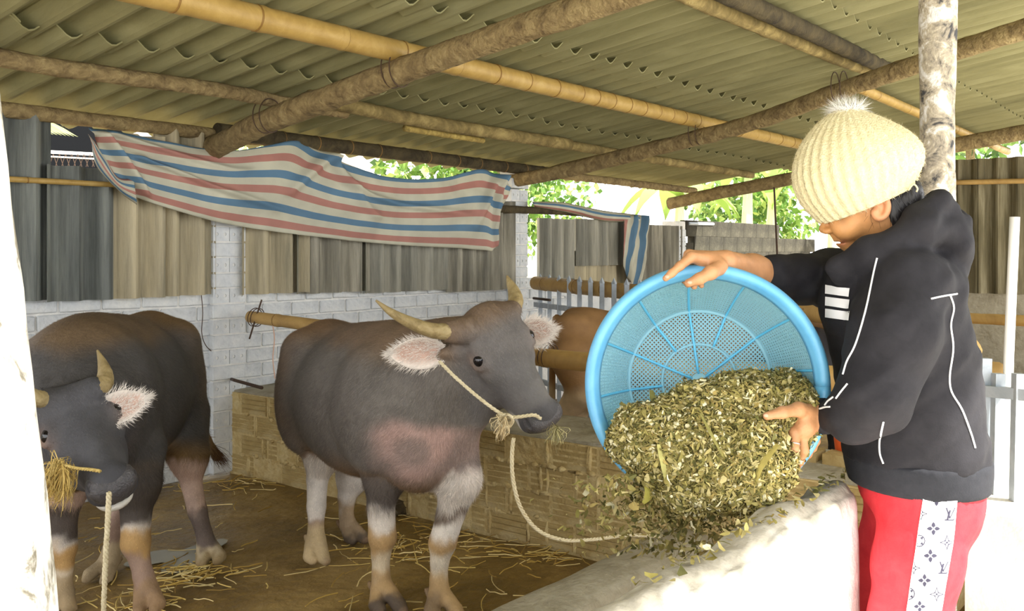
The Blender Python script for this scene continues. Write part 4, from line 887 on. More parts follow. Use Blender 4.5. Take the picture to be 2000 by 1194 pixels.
# wire ties on the rail
for k, (px_, py_, d) in enumerate(((1070, 694, 4.76), (500, 620, 6.3))):
    mb = MB(); c = W(px_, py_, d); t = nrm(W(px_ + 40, py_ + 5, d - 0.1) - c); u = np.array([0, 0, 1.0]); s = np.cross(t, u)
    for q in (-0.012, 0.014): mb.add(*tube_vf(np.array([c + t * (q + 0.01 * math.sin(a)) + (s * math.cos(a) + u * math.sin(a)) * 0.062 for a in np.linspace(0, 6.28, 22)]), 0.003, 5))
    if k: mb.add(*tube_vf(np.array([W(487, 662, 6.3), W(500, 620, 6.24), W(511, 586, 6.3)]), 0.006, 5))
    tag(mb.build('wire_tie', M_WIRE), ['wire tie around the bamboo rail right of the buffalo head', 'wire hook holding the left end of the bamboo rail'][k], 'wire')
# steel gate with pointed bars
gate = empty('steel_gate', W(1120, 900, 8.0) * np.array([1, 1, 0]), 'galvanised steel gate with pointed bars in front of the far bamboo rail', 'gate')
def gpt(t, z): # along the gate, t in metres
    a = c2w(np.array([0.215, 8.75, 0])); b = c2w(np.array([1.75, 5.05, 0])); v = nrm(b - a); p = a + v * t; return np.array([p[0], p[1], z])
nb = 19
for k in range(nb):
    t = 0.12 + k * 0.2; V, F = obox_vf(gpt(t, 0.12), gpt(t, 1.24), 0.036, 0.036); mk('bar', V, F, M_STEEL, gate)
    b0 = gpt(t, 1.24); V = [b0 + np.array([a, b, 0]) for a, b in ((-.018, -.018), (.018, -.018), (.018, .018), (-.018, .018))] + [b0 + np.array([0, 0, 0.05])]
    mk('spike', np.array(V), [(0, 1, 4), (1, 2, 4), (2, 3, 4), (3, 0, 4), (3, 2, 1, 0)], M_STEEL, gate)
for z in (1.0, 0.3): V, F = obox_vf(gpt(0.0, z), gpt(4.0, z), 0.03, 0.045); mk('gate_rail', V, F, M_STEEL, gate)
V, F = tube_vf(np.array([gpt(-0.02, 1.06) + np.array([-.05, -.03, 0]), gpt(0.34, 1.06) + np.array([-.05, -.03, 0])]), 0.012, 8); mk('bolt', V, F, M_WIRE, gate)
# far gates and rails in the sun at the right
V, F = tube_vf(crs([WX(1850, 357, 11.97), WX(2080, 352, 11.97)], 8), 0.03, 8); tag(mk('bamboo_strip', V, F, M_BAMBOO2, smooth_=True), 'thin bamboo strip fixed across the tall corrugated end wall', 'bamboo pole')
V, F = tube_vf(crs([W(1840, 620, 9.5), W(2080, 630, 8.6)], 12), 0.055, 10, rough=.03); tag(mk('log_rail', V, F, M_BAMBOO2, smooth_=True), 'log rail low in front of the tall corrugated end wall', 'rail')
M_PVC = plain('white_painted_pipe', lin(238, 238, 236), 0.5)
V, F = tube_vf(np.array([W(1982, 424, 3.7), W(1977, 540, 3.7), W(1970, 700, 3.7), W(1962, 1120, 3.7)]), 0.019, 12); tag(mk('white_pipe', V, F, M_PVC, smooth_=True), 'white upright pipe standing in the sun at the right edge', 'pipe')
sg = empty('side_gate', W(1930, 1150, 3.3) * np.array([1, 1, 0]) + np.array([0, 0, 0.25]), 'sunlit pale side gate with upright bars behind the woman\'s back', 'gate')
for k, (px_, d) in enumerate(((1898, 3.5), (1924, 3.45), (1950, 3.4), (1990, 3.3))):
    V, F = obox_vf(W(px_, 700 if k < 2 else 730, d), W(px_ - 8, 1120, d), 0.035, 0.035); mk('bar', V, F, M_STEEL, sg)
V, F = obox_vf(W(1885, 760, 3.52), W(2040, 775, 3.2), 0.03, 0.04); mk('gate_rail', V, F, M_STEEL, sg)
V, F = obox_vf(W(1885, 1090, 3.52), W(2040, 1130, 3.2), 0.03, 0.04); mk('gate_rail', V, F, M_STEEL, sg)
for k, (px_, py_, d, r) in enumerate(((1893, 684, 4.2, 0.055), (1944, 742, 3.75, 0.07))):
    V, F = tube_vf(np.array([W(px_ - 40, py_ - 6, d + 0.35), W(px_, py_, d)]), r, 14, rough=0.03); lg = mk('cut_log', V, F, M_BAMBOO2, smooth_=True); sp_ = W(px_ - 8, py_, d + 0.06); mk('stake', *tube_vf(np.array([(sp_[0], sp_[1], 0.25), sp_]), 0.02, 8), M_BARK, lg); tag(lg, ['round cut log end just behind the woman\'s back', 'thicker cut log lying on the sunlit side gate'][k], 'log')
# sunny slab behind the woman
V, F = box_vf((3.45, -2.6, 0.2), (7.6, 0.75, 0.62)); tag(mk('slab', V, F, M_AISLE), 'sunlit pale concrete platform behind the woman at the right', 'platform')

# posts
pc = c2w(np.array([(1831 - CX) / FPX * 3.2, 3.2, 0]))
P = np.array([[pc[0], pc[1] - 0.0, z] for z in np.linspace(0.2, 2.78, 60)]); P[:, 0] += 0.006 * np.sin(P[:, 2] * 3)
V, F = tube_vf(P, 0.058 + 0.003 * np.sin(P[:, 2] * 9), 24, rough=0.012); tag(mk('lichen_post', V, F, M_POST, smooth_=True), 'round lichen-spotted grey post behind the woman\'s shoulder', 'post')
dl = 0.92; zt, zb_ = 2.85, 0.2
def lp(px, z): return c2w(np.array([(px - CX) / FPX * dl, dl, z]))
rng = np.linspace(zb_, zt, 60); G = []
for z in rng:
    pyz = HY - (z - EYE) / dl * FPX; ex = -48 + 0.108 * pyz ; c0 = (ex - CX) / FPX * dl; w = 0.115
    k_ = (dl + 0.055) / dl; c0 = c0 * k_; ring = [(c0 - 0.004, dl + 0.015), (c0, dl + 0.055), (c0 - 0.022, dl + 0.12), (c0 - w, dl + 0.13), (c0 - w - 0.01, dl + 0.0), (c0 - 0.035, dl - 0.012)]
    G.append([c2w(np.array([a, b, z])) for a, b in crs(ring + ring[:1], 28)])
G = np.array(G); G += np.stack([vnoise(G, 24, k) for k in (1, 2, 3)], -1) * 0.0022; G[:, -1] = G[:, 0]
V, F = grid_vf(G); o = mk('white_post', V, F, M_POSTWHITE, smooth_=True); tag(o, 'peeling whitewashed post standing close at the left edge', 'post')

# ================================================================== striped tarp on the back wall
def tarp_mat():
    m, nt, b = new_mat('striped_tarp'); N = nt.nodes; L = nt.links
    uv = N.new('ShaderNodeUVMap'); sp = N.new('ShaderNodeSeparateXYZ'); L.new(uv.outputs[0], sp.inputs[0])
    mu = N.new('ShaderNodeMath'); mu.operation = 'FRACT'; ms = N.new('ShaderNodeMath'); ms.operation = 'MULTIPLY'; ms.inputs[1].default_value = 1.0
    L.new(sp.outputs['Y'], ms.inputs[0]); L.new(ms.outputs[0], mu.inputs[0])
    r = N.new('ShaderNodeValToRGB'); cr = r.color_ramp; cr.interpolation = 'CONSTANT'
    wht, red, blu = lin(206, 204, 184), lin(186, 132, 120), lin(98, 134, 162)
    st = [(0.0, wht), (0.24, red), (0.48, wht), (0.76, blu)]
    while len(cr.elements) < 4: cr.elements.new(0.5)
    for e, (p, c) in zip(cr.elements, st): e.position = p; e.color = (*c, 1)
    L.new(mu.outputs[0], r.inputs[0])
    n = N.new('ShaderNodeTexNoise'); n.inputs['Scale'].default_value = 5; n.inputs['Detail'].default_value = 8
    mr = N.new('ShaderNodeMapRange'); mr.inputs[1].default_value = 0.3; mr.inputs[2].default_value = 0.7; mr.inputs[3].default_value = 0.84; mr.inputs[4].default_value = 1.04
    tc = N.new('ShaderNodeTexCoord'); L.new(tc.outputs['Object'], n.inputs['Vector']); L.new(n.outputs['Fac'], mr.inputs[0])
    vm = N.new('ShaderNodeVectorMath'); vm.operation = 'SCALE'; L.new(r.outputs[0], vm.inputs[0]); L.new(mr.outputs[0], vm.inputs['Scale'])
    L.new(vm.outputs[0], b.inputs['Base Color']); b.inputs['Roughness'].default_value = 0.75
    tr = N.new('ShaderNodeBsdfTranslucent'); L.new(vm.outputs[0], tr.inputs['Color']); mx = N.new('ShaderNodeMixShader'); mx.inputs[0].default_value = 0.22
    L.new(b.outputs[0], mx.inputs[1]); L.new(tr.outputs[0], mx.inputs[2]); L.new(mx.outputs[0], N['Material Output'].inputs['Surface'])
    return m
M_TARP = tarp_mat()
def cloth(name, top, bot, Y, nu, nv, vspan, label, folds, vshift=None, phase=0.0, amp=0.045):
    """hanging cloth between a top and a bottom edge traced on the wall plane, with folds standing out of it"""
    T = crs(np.array(top, float), nu); Bm = crs(np.array(bot, float), nu); G = np.zeros((nu, nv, 3)); UV = np.zeros((nu, nv, 2))
    for i in range(nu):
        u = i / (nu - 1)
        for j in range(nv):
            v = j / (nv - 1); p = T[i] * (1 - v) + Bm[i] * v
            sag = 1 - (1 - v) ** 2 * 0.0
            q = WY(p[0], p[1], Y - 0.05 - 0.05 * math.sin(math.pi * v) )
            G[i, j] = q; UV[i, j] = (u * 4, vspan[0] + (vspan[1] - vspan[0]) * v + (vshift(u, v) if vshift else 0))
    for (u0, v0, u1, v1, w, h) in folds:      # ridge lines in (u, v)
        UU, VV = np.meshgrid(np.linspace(0, 1, nu), np.linspace(0, 1, nv), indexing='ij'); d = np.array([u1 - u0, v1 - v0]); L2 = d @ d
        t = np.clip(((UU - u0) * d[0] + (VV - v0) * d[1]) / L2, 0, 1); dist = np.sqrt(((UU - u0 - t * d[0]) * 3.4) ** 2 + (VV - v0 - t * d[1]) ** 2)
        G[..., 1] -= 1.7 * h * np.exp(-(dist / w) ** 2) * (1 - 0.5 * t)
    G[..., 1] -= amp * (vnoise(G * np.array([1, 0, 1]), 2.2, 4) + 0.5 * vnoise(G * np.array([1, 0, 1]), 5.5, 5)) + 0.006 * vnoise(G * np.array([1, 0, 1]), 15, 6)
    V, F = grid_vf(G); o = mk(name, V, F, M_TARP, smooth_=True, uv=UV.reshape(-1, 2))
    sm = o.modifiers.new('thickness', 'SOLIDIFY'); sm.thickness = 0.002
    return tag(o, label, 'tarp')
top = [(166, 252), (230, 258), (320, 275), (410, 290), (470, 293), (530, 283), (580, 275), (620, 292), (670, 318), (730, 340), (800, 350), (870, 347), (915, 336), (944, 331), (968, 345), (996, 366)]
bot = [(236, 372), (262, 384), (300, 398), (350, 414), (410, 431), (470, 442), (530, 451), (590, 459), (650, 466), (700, 472), (770, 478), (840, 482), (900, 485), (945, 489), (962, 488), (972, 452)]
cloth('striped_tarp', top, bot, YB - 0.115, 150, 44, (0.86, 3.62), 'long white tarp with red and blue stripes hanging on the back wall', 
      [(0.50, 0.0, 0.42, 0.55, .05, .05), (0.50, 0.0, 0.62, 0.6, .05, .04), (0.93, 0.0, 0.955, 1.0, .03, .06), (0.93, 0.0, 0.84, 0.7, .05, .045), (0.02, 0.1, 0.1, 0.9, .06, .07), (0.1, 0.35, 0.40, 0.75, .05, .035), (0.55, .25, .80, .55, .07, .03), (0.05, .05, .3, .3, .06, .03)],
      vshift=lambda u, v: -0.5 * math.exp(-((u - 0.97) / 0.035) ** 2) * 0.4 - 0.18 * math.exp(-((u - 0.5) / 0.09) ** 2) * (1 - v) + 0.12 * math.exp(-((u - .25) / .12) ** 2) * (1 - v))
# turned-over corner at the tarp's left end
fl = cloth('tarp_flap', [(168, 262), (200, 300), (228, 345), (262, 350)], [(176, 275), (188, 325), (232, 372), (268, 400)], YB - 0.16, 40, 10, (0.3, 2.2), 'turned-over ragged left corner of the striped tarp', [], amp=0.02)
# smaller tarp folded over the far sheets, with a hanging tail
cloth('tarp_strip', [(1042, 394), (1090, 395), (1130, 402), (1180, 412), (1230, 418), (1266, 422)], [(1046, 404), (1092, 412), (1130, 420), (1180, 432), (1226, 434), (1262, 440)], YB - 0.1, 60, 10, (0.5, 1.6), 'narrow striped tarp laid over the far corrugated sheets', [], amp=0.03)
cloth('tarp_tail', [(1218, 424), (1235, 420), (1250, 421), (1262, 428)], [(1216, 520), (1226, 552), (1240, 556), (1252, 520)], YB - 0.12, 30, 30, (0.2, 0.5), 'twisted striped tarp end hanging down beside the far pillar', [(0.3, 0, .3, 1, .3, .05), (0.75, 0, .7, 1, .3, .06)], vshift=lambda u, v: u * 2.4 - 0 * v, amp=0.05)
pole('wall_batten', [WY(962, 408, YB - .1), WY(1118, 415, YB - .1), WY(1250, 428, YB - .1)], 0.035, 0.035, M_DARKWOOD, 'rough brown batten along the top of the far sheets', 'batten', rough=.05)
bamboo('thin_bamboo_strip', WY(-20, 348, YB - .1), WY(240, 362, YB - .1), 0.017, 0.016, 'split bamboo strip across the dark sheets at the left', group=None, step=0.6)
V, F = tube_vf(np.array([WY(1345, 437, YB), WY(1393, 438, YB)]), 0.02, 8); tag(mk('steel_pipe', V, F, M_STEEL), 'short steel pipe sticking out beside the far pillar', 'pipe')
V, F = tube_vf(np.array([WX(1512, 366, 10.1), WX(1519, 520, 10.1)]), 0.012, 6); tag(mk('hanging_rod', V, F, M_WIRE), 'thin rusty rod hanging before the dark block wall', 'rod')
V, F = tube_vf(np.array([WY(450, 740, YB + .02), W(458, 743, 6.2), W(512, 758, 6.0)]), 0.011, 6); tag(mk('iron_bar', V, F, M_WIRE), 'short iron bar sticking out of the white brick wall', 'rod')
cw = crs([WY(392, 565, YB - .02), WY(396, 610, YB - .02), WY(394, 650, YB - .02), WY(402, 675, YB - .02), WY(420, 692, YB - .02), WY(440, 708, YB - .02)], 40); V, F = tube_vf(cw, 0.003, 5); tag(mk('loose_wire', V, F, M_WIRE), 'thin loose wire hanging on the white brick wall', 'wire')
cw = crs([W(530, 622, 6.19), W(536, 660, 6.16), W(533, 700, 6.16), W(537, 740, 6.16)], 20); V, F = tube_vf(cw, 0.004, 5); tag(mk('hanging_string', V, F, plain('pink_string', lin(212, 178, 158), .9)), 'pale pink string hanging from the bamboo rail', 'string')

# ================================================================== outside: house, trees, banana plants
M_HOUSE = plain('white_house_wall', lin(236, 234, 228), 0.8); M_HDARK = plain('dark_shutter', (0.0025, 0.003, 0.004), 0.8, 0.1)
hs_ = empty('neighbour_house', (7.5, 15, -0.05), 'white neighbouring house seen through the gap above the tarp', 'house')
V, F = box_vf((8, 15, -0.05), (16, 20, 4.2)); mk('house_wall', V, F, M_HOUSE, hs_)
for k in range(3): V, F = box_vf((9 + k * 2.2, 14.94, 1.6), (10 + k * 2.2, 15, 3.0)); mk('window', V, F, M_HDARK, hs_)
V, F = box_vf((7.6, 14.4, 4.2), (16.4, 20.4, 4.35)); mk('roof', V, F, plain('house_roof', lin(170, 150, 130), .8), hs_)
sh = empty('dark_outbuilding', W(135, 400, 9) * np.array([1, 1, 0]), 'dark building with a white railing seen through the gap at the upper left', 'building')
a = W(40, 300, 9.0); b = W(240, 300, 9.6); 
V, F = obox_vf((a[0], a[1], 1.4), (b[0], b[1], 1.4), 0.2, 3.2); mk('dark_wall', V, F, M_HDARK, sh)
for py_, h_ in ((299, .028), (308, .012)):
    V, F = obox_vf(W(60, py_ - 4, 8.6), W(215, py_ + 4, 8.9), 0.03, h_); mk('railing', V, F, M_PVC, sh)
for k in range(10):
    V, F = obox_vf(W(80 + k * 12, 301, 8.65), W(88 + k * 12, 326, 8.65), 0.004, 0.004); mk('lattice_wire', V, F, M_WIRE, sh)
    V, F = obox_vf(W(92 + k * 12, 301, 8.65), W(84 + k * 12, 326, 8.65), 0.004, 0.004); mk('lattice_wire', V, F, M_WIRE, sh)
M_LEAF = vcol_mat('leaves', rough=0.5, spec=0.4, trans=0.4)
def foliage(c, r, n, size, cols):
    c = np.array(c, float); d = RNG.normal(size=(n, 3)); d /= np.linalg.norm(d, axis=1)[:, None]; p = c + d * (RNG.random(n) ** 0.45)[:, None] * np.array(r)
    p += np.stack([vnoise(p, 1.3, k) for k in (1, 2, 3)], 1) * 0.25
    a = RNG.normal(size=(n, 3)); a[:, 2] -= 0.6; a /= np.linalg.norm(a, axis=1)[:, None]; b = np.cross(a, RNG.normal(size=(n, 3))); b /= np.linalg.norm(b, axis=1)[:, None]
    L = size * RNG.uniform(.6, 1.4, n)[:, None]; V = np.stack([p, p + a * L * .5 + b * L * .28, p + a * L, p + a * L * .5 - b * L * .28], 1).reshape(-1, 3)
    ci = np.array(cols)[RNG.integers(0, len(cols), n)] * RNG.uniform(.7, 1.2, n)[:, None]
    return V, np.arange(4 * n).reshape(-1, 4), np.repeat(np.clip(ci, 0, 1), 4, 0)
GREENS = [lin(104, 140, 62), lin(134, 168, 84), lin(80, 116, 52), lin(170, 190, 110)]
def tree(name, x, y, h, r, n, size, label, cols=GREENS, lean=0.0):
    t = empty(name, (x, y, -0.05), label, 'tree', 'trees and plants behind the shed')
    P = crs([(x, y, -0.05), (x + .1, y, h * .5), (x + .25 + lean, y + .1, h)], 10); V, F = tube_vf(P, np.linspace(.11, .05, 10), 9, rough=.05); mk('trunk', V, F, M_BARK, t, smooth_=True)
    V, F, C = foliage((x + .15 + lean, y, h), r, n, size, cols); o = mk('foliage', V, F, M_LEAF, t, col=C); o['kind'] = 'stuff'
    return t
tree('leafy_tree', 10.8, 9.6, 2.9, (1.5, 1.0, 1.25), 2600, 0.16, 'leafy tree behind the gap left of the far pillar')
tree('leafy_tree', 13.6, 10.5, 2.6, (1.6, 1.2, 1.3), 2600, 0.16, 'leafy tree behind the far pillar')
tree('leafy_tree', 20.5, 9.0, 2.8, (2.0, 1.6, 1.9), 3200, 0.2, 'broad leafy tree left of the woman\'s face')
tree('leafy_tree', 24.5, 6.3, 3.2, (2.4, 1.8, 2.4), 3200, 0.22, 'leafy tree behind the woman\'s hat')
tree('leafy_tree', 16.0, 3.4, 4.4, (1.3, 2.2, 1.5), 2600, 0.2, 'dark leafy tree above the tall corrugated end wall', cols=[lin(60, 92, 42), lin(84, 118, 58), lin(116, 150, 80)])
tree('leafy_tree', 6.9, 9.4, 2.6, (0.9, 0.7, .55), 380, 0.15, 'sparse leafy branch seen above the striped tarp')
M_BSTEM = two('banana_stem', lin(186, 190, 150), lin(222, 222, 196), scale=6, rough=.7, bump=.1, stretch=(3, 3, .4))
def banana(x, y, h, label):
    t = empty('banana_plant', (x, y, -0.05), label, 'banana plant', 'trees and plants behind the shed')
    P = crs([(x, y, -.05), (x + .05, y, h * .6), (x + .12, y, h)], 8); V, F = tube_vf(P, np.linspace(.16, .07, 8), 10); mk('stem', V, F, M_BSTEM, t, smooth_=True)
    for k in range(6):
        a = k * 1.05 + x; d = np.array([math.cos(a), math.sin(a), 0]); s = np.array([-d[1], d[0], 0]); L = random.uniform(1.3, 1.8); n = 10; G = []
        for i in range(n):
            u = i / (n - 1); c = np.array([x + .1, y, h]) + d * L * u * .8 + np.array([0, 0, .9 * u - 1.3 * u * u]); w = .24 * math.sin(math.pi * min(1, .08 + u * .92)) + .01
            G.append([c - s * w + np.array([0, 0, .05]), c - np.array([0, 0, .03]), c + s * w + np.array([0, 0, .05])])
        V, F = grid_vf(np.array(G)); o = mk('leaf', V, F, M_LEAF, t, smooth_=True, col=np.repeat(np.array(lin(150, 182, 92))[None] * random.uniform(.8, 1.1), len(V), 0))
for k, (x, y, h) in enumerate(((15.4, 8.2, 2.5), (16.6, 7.4, 3.0), (18.2, 7.6, 2.7), (19.0, 6.6, 3.2))):
    banana(x, y, h, ['pale-stemmed banana plant nearest the far pillar', 'second pale-stemmed banana plant from the far pillar', 'third pale-stemmed banana plant from the far pillar', 'banana plant closest to the woman\'s hat'][k])
# palm frond tip at the upper left
pf = empty('palm_frond', W(60, 240, 6.6), 'bright palm frond poking in under the roof at the upper left', 'palm frond')
ba, bb = W(-80, 222, 6.5), W(95, 238, 6.7); V, F = tube_vf(crs([ba, bb], 8), np.linspace(.012, .004, 8), 6); mk('rachis', V, F, M_LEAF, pf, col=np.repeat(np.array(lin(196, 200, 110))[None], len(V), 0))
for k in range(22):
    u = k / 21; c = ba * (1 - u) + bb * u
    for s_ in (-1, 1):
        e = c + nrm(bb - ba) * .13 + np.array([0, 0, -.10 if s_ > 0 else .05]) + np.array([0.03, -.08 * s_, 0]); w = np.array([0, 0, .008])
        V = [c - w, c + w, (c + e) / 2 + w * 1.3, e, (c + e) / 2 - w * 1.3]; mk('leaflet', np.array(V), [(0, 1, 2, 3, 4)], M_LEAF, pf, col=np.repeat(np.array(lin(206, 214, 150))[None] * random.uniform(.7, 1.05), 5, 0))
# ================================================================== woman with the basket
M_SKIN = vcol_mat('tanned_skin', rough=0.5, spec=0.4, bump=0.12, bscale=160, vary=0.08, vscale=40)
M_JACKET = two('black_jersey', lin(32, 31, 35), lin(40, 39, 43), scale=30, rough=0.8, bump=0.1, bscale=300, spec=0.2)
M_BAND = two('black_rib_knit', lin(36, 37, 42), lin(44, 45, 50), scale=40, rough=0.85, bump=0.1, bscale=300, spec=0.2)
M_RED = two('red_sweatpants', lin(190, 44, 54), lin(206, 58, 66), scale=20, rough=0.8, bump=0.08, bscale=250, spec=0.2)
M_WHITECLOTH = plain('white_cloth', lin(238, 237, 240), 0.8, 0.2)
M_PRINT = plain('grey_print', lin(62, 60, 76), 0.8, 0.2)
M_PIPING = plain('white_piping', lin(236, 235, 238), 0.6, 0.3)
M_HAIRB = vcol_mat('black_hair', rough=0.45, spec=0.5)
M_SILVER = plain('silver_ring', lin(220, 220, 222), 0.2, 0.5, 1.0)
M_NAIL = plain('finger_nail', lin(196, 150, 124), 0.35, 0.5)
def q(px, py, d): return cf(px, py, d)
dp = 2.33
gx, gy, _ = c2w(q(1790, 600, dp)); person = empty('person', (gx, gy, 0.25), 'woman in black hooded jacket, red trousers and cream knit hat tipping a basket', 'person')
sk, sk2 = lin(196, 140, 92), lin(178, 118, 74)
# ---- head and neck
HP = [ell(q(1690, 362, dp), (.098, .075, .10), .03), ell(q(1672, 408, dp), (.075, .066, .062), .03), cone(q(1708, 418, dp), q(1660, 462, dp), .05, .030, .03),
      cone(q(1664, 463, dp), q(1662, 474, dp), .018, .016, .02), ell(q(1652, 440, dp), (.036, .052, .032), .02), ell(q(1632, 428, dp), (.022, .042, .028), .012),
      cone(q(1613, 422, dp), q(1610, 444, dp), .0085, .0110, .008), ell(q(1608.5, 449, dp), (.0105, .011, .009), .006), ell(q(1615, 452, dp - .012), (.010, .008, .0075), .008), ell(q(1615, 452, dp + .012), (.010, .008, .0075), .008),
      cone(q(1630, 458, dp), q(1638, 466, dp), .010, .0125, .008), ell(q(1638, 470.5, dp), (.0105, .021, .0055), .006), ell(q(1643, 477, dp), (.0105, .019, .0065), .006), ell(q(1657, 481, dp), (.016, .018, .012), .014),
      cone(q(1714, 420, dp), q(1775, 500, dp), .062, .062, .04), ell(q(1640, 434, dp - .028), (.02, .014, .012), .015), ell(q(1640, 434, dp + .028), (.02, .014, .012), .015),
      ('x',) + cut(q(1640, 473.6, dp), (.020, .026, .0022), .003)[1:]]
for s in (-1, 1): HP += [ell(q(1652, 447, dp + .036 * s), (.03, .022, .026), .02)]
V, F = body(HP, 0.0032); VW = c2w(V)
N = vnormals(V, F); C = np.repeat(np.array(lin(176, 124, 74))[None], len(V), 0); 
def spot(px, py, r, cc, am, Vx=None):
    global C
    c = q(px, py, dp); dd = np.linalg.norm((V - c)[:, [0, 2]], axis=1); C = mixc(C, cc, am * np.exp(-(dd / r) ** 2))
spot(1640, 474, .009, lin(168, 88, 74), .9); spot(1650, 476, .006, lin(150, 84, 66), .5); spot(1650, 448, .04, lin(206, 150, 92), .6); spot(1632, 433, .012, lin(120, 78, 50), .4); spot(1722, 420, .05, lin(200, 148, 104), .5)  # lips, cheek and ear tones; the brown eye spot paints the eyelid's shadow
BODY = [(V, F, C)]
# ear (near side) with folded rim
a_ = np.linspace(-2.4, 2.2, 26); rim = [q(1722 + 15 * math.cos(t + .5) - 3, 404 + 22 * math.sin(t + .5), dp - .078 - .006 * math.cos(t)) for t in a_]
EP = chain([(p, .0055) for p in rim], .006) + [ell(q(1718, 406, dp - .072), (.015, .007, .022), .008), ell(q(1716, 424, dp - .073), (.009, .006, .009), .01), cone(q(1708, 402, dp - .066), q(1712, 412, dp - .078), .006, .005, .008)]
V, F = body(EP, 0.002); mk('ear', c2w(V), F, M_SKIN, person, smooth_=True, col=np.repeat(np.array(lin(206, 146, 104))[None], len(V), 0))
# ---- hair at the nape
HR = [ell(q(1762, 385, dp - .01), (.045, .07, .06), .03), cone(q(1745, 420, dp - .05), q(1765, 470, dp - .03), .028, .03, .03), ell(q(1740, 395, dp - .045), (.03, .03, .035), .02), ell(q(1740, 395, dp + .045), (.03, .03, .035), .02)]
V, F = body(HR, 0.005); hb = np.array(lin(26, 22, 22)); hair = mk('hair', c2w(V), F, M_HAIRB, person, smooth_=True, col=np.repeat(hb[None], len(V), 0))
T, SF, SCc, SN_ = strands(c2w(V), F, np.repeat(hb[None], len(V), 0), 1500, lambda p, n: np.array([[.2, -.2, -1.0]]).repeat(len(p), 0), 0.035, 0.0012, lift=.25, jitter=.3)
hair_obj('hair_strands', T, SF, SCc, SN_, M_HAIRB, hair)
mb = MB()
for k in range(9):
    s = q(1700 + random.uniform(-12, 26), 402 + random.uniform(-8, 6), dp - .068); e = q(1712 + random.uniform(-30, 25), 432 + random.uniform(-8, 22), dp - .062); m = (s + e) / 2 + np.array([0, -.008, 0]) + RNG.normal(size=3) * .004
    mb.add(*tube_vf(c2w(crs([s, m, e], 8)), np.linspace(.0005, .0002, 8), 4), c=hb)
o = mb.build('loose_strands', M_HAIRB, hair); o['kind'] = 'stuff'

# ---- hands and bare forearms (one continuous skin surface each)
def hand_skin(P, h=0.0024):
    V, F = body(P, h); C = np.repeat(np.array(lin(184, 134, 94))[None], len(V), 0); C = C * (1 + 0.10 * vnoise(V, 60, 2))[:, None]; return V, F, C
# far (right) hand on top of the rim
fh = []
wr = q(1418, 514, 2.32); kn = [q(1350, 503, 2.262), q(1346, 498, 2.288), q(1346, 499, 2.312), q(1352, 504, 2.335)]
fh += [cone(q(1530, 546, 2.45), q(1470, 530, 2.41), .037, .038, .03), cone(q(1470, 530, 2.41), wr, .040, .031, .03)]
for k in kn: fh += [cone(wr, k, .022, .0135, .014)]
fh += [ell(q(1385, 512, 2.295), (.032, .030, .018), .015)]
fh += chain([(kn[0], .0125), (q(1328, 520, 2.238), .0105), (q(1312, 534, 2.232), .0092), (q(1300, 544, 2.23), .0075)], .006)          # index, along the rim
fh += chain([(kn[1], .012), (q(1332, 524, 2.325), .0105), (q(1336, 545, 2.318), .0095), (q(1344, 556, 2.30), .008)], .005)
fh += chain([(kn[2], .0115), (q(1340, 528, 2.348), .010), (q(1348, 550, 2.335), .009), (q(1356, 560, 2.315), .0078)], .005)
fh += chain([(kn[3], .0105), (q(1354, 530, 2.362), .009), (q(1364, 550, 2.345), .008), (q(1370, 558, 2.325), .007)], .005)
fh += chain([(q(1406, 522, 2.275), .020), (q(1388, 533, 2.23), .0155), (q(1366, 545, 2.213), .0122), (q(1345, 553, 2.212), .010)], .012)     # thumb over the rim
V, F, C = hand_skin(fh); BODY.append((V, F, C))
nh = []
wr = q(1598, 812, 2.215); 
nh += [cone(q(1640, 812, 2.17), wr, .036, .030, .02)]
kn = [q(1552, 846, 2.17), q(1566, 852, 2.19), q(1580, 850, 2.215), q(1592, 846, 2.235)]
for k in kn: nh += [cone(wr, k, .022, .0135, .014)]
nh += [ell(q(1572, 828, 2.19), (.024, .028, .030), .015)]
nh += chain([(kn[0], .013), (q(1551, 876, 2.155), .0108), (q(1543, 898, 2.158), .0095), (q(1537, 912, 2.165), .0078)], .006)
nh += chain([(kn[1], .0128), (q(1570, 880, 2.185), .0108), (q(1562, 902, 2.2), .0095), (q(1556, 914, 2.215), .008)], .005)
nh += chain([(kn[2], .012), (q(1585, 872, 2.22), .0105), (q(1578, 888, 2.235), .0092), (q(1570, 896, 2.245), .008)], .005)
nh += chain([(kn[3], .011), (q(1594, 862, 2.245), .0095), (q(1588, 876, 2.255), .0085), (q(1580, 884, 2.262), .0075)], .005)
nh += chain([(q(1588, 806, 2.20), .020), (q(1560, 800, 2.165), .0155), (q(1528, 806, 2.14), .012), (q(1498, 813, 2.13), .0095)], .012)        # thumb on the fodder
V, F, C = hand_skin(nh); BODY.append((V, F, C))
core = [cone(q(1775, 490, dp), q(1775, 600, dp), .06, .12, .05), cone(q(1775, 600, dp), q(1795, 930, dp), .12, .12, .05), cone(q(1765, 560, 2.42), q(1765, 560, 2.22), .06, .06, .04), cone(q(1765, 560, 2.2), q(1708, 780, 2.1), .05, .042, .03), cone(q(1708, 780, 2.1), q(1640, 812, 2.17), .042, .036, .03),
        cone(q(1760, 555, 2.45), q(1620, 545, 2.55), .05, .045, .03), cone(q(1620, 545, 2.55), q(1530, 546, 2.45), .04, .036, .03), cone(q(1815, 950, 2.26), q(1785, 1230, 2.22), .08, .06, .04), cone(q(1785, 1230, 2.22), q(1790, 1490, 2.24), .055, .04, .03), cone(q(1795, 950, 2.42), q(1755, 1215, 2.41), .08, .06, .04), cone(q(1755, 1215, 2.41), q(1768, 1420, 2.43), .055, .04, .03)]
V, F = body(core, .012); BODY.append((V, F, np.repeat(np.array(sk)[None], len(V), 0)))
off_ = 0; bv, bf, bcx = [], [], []
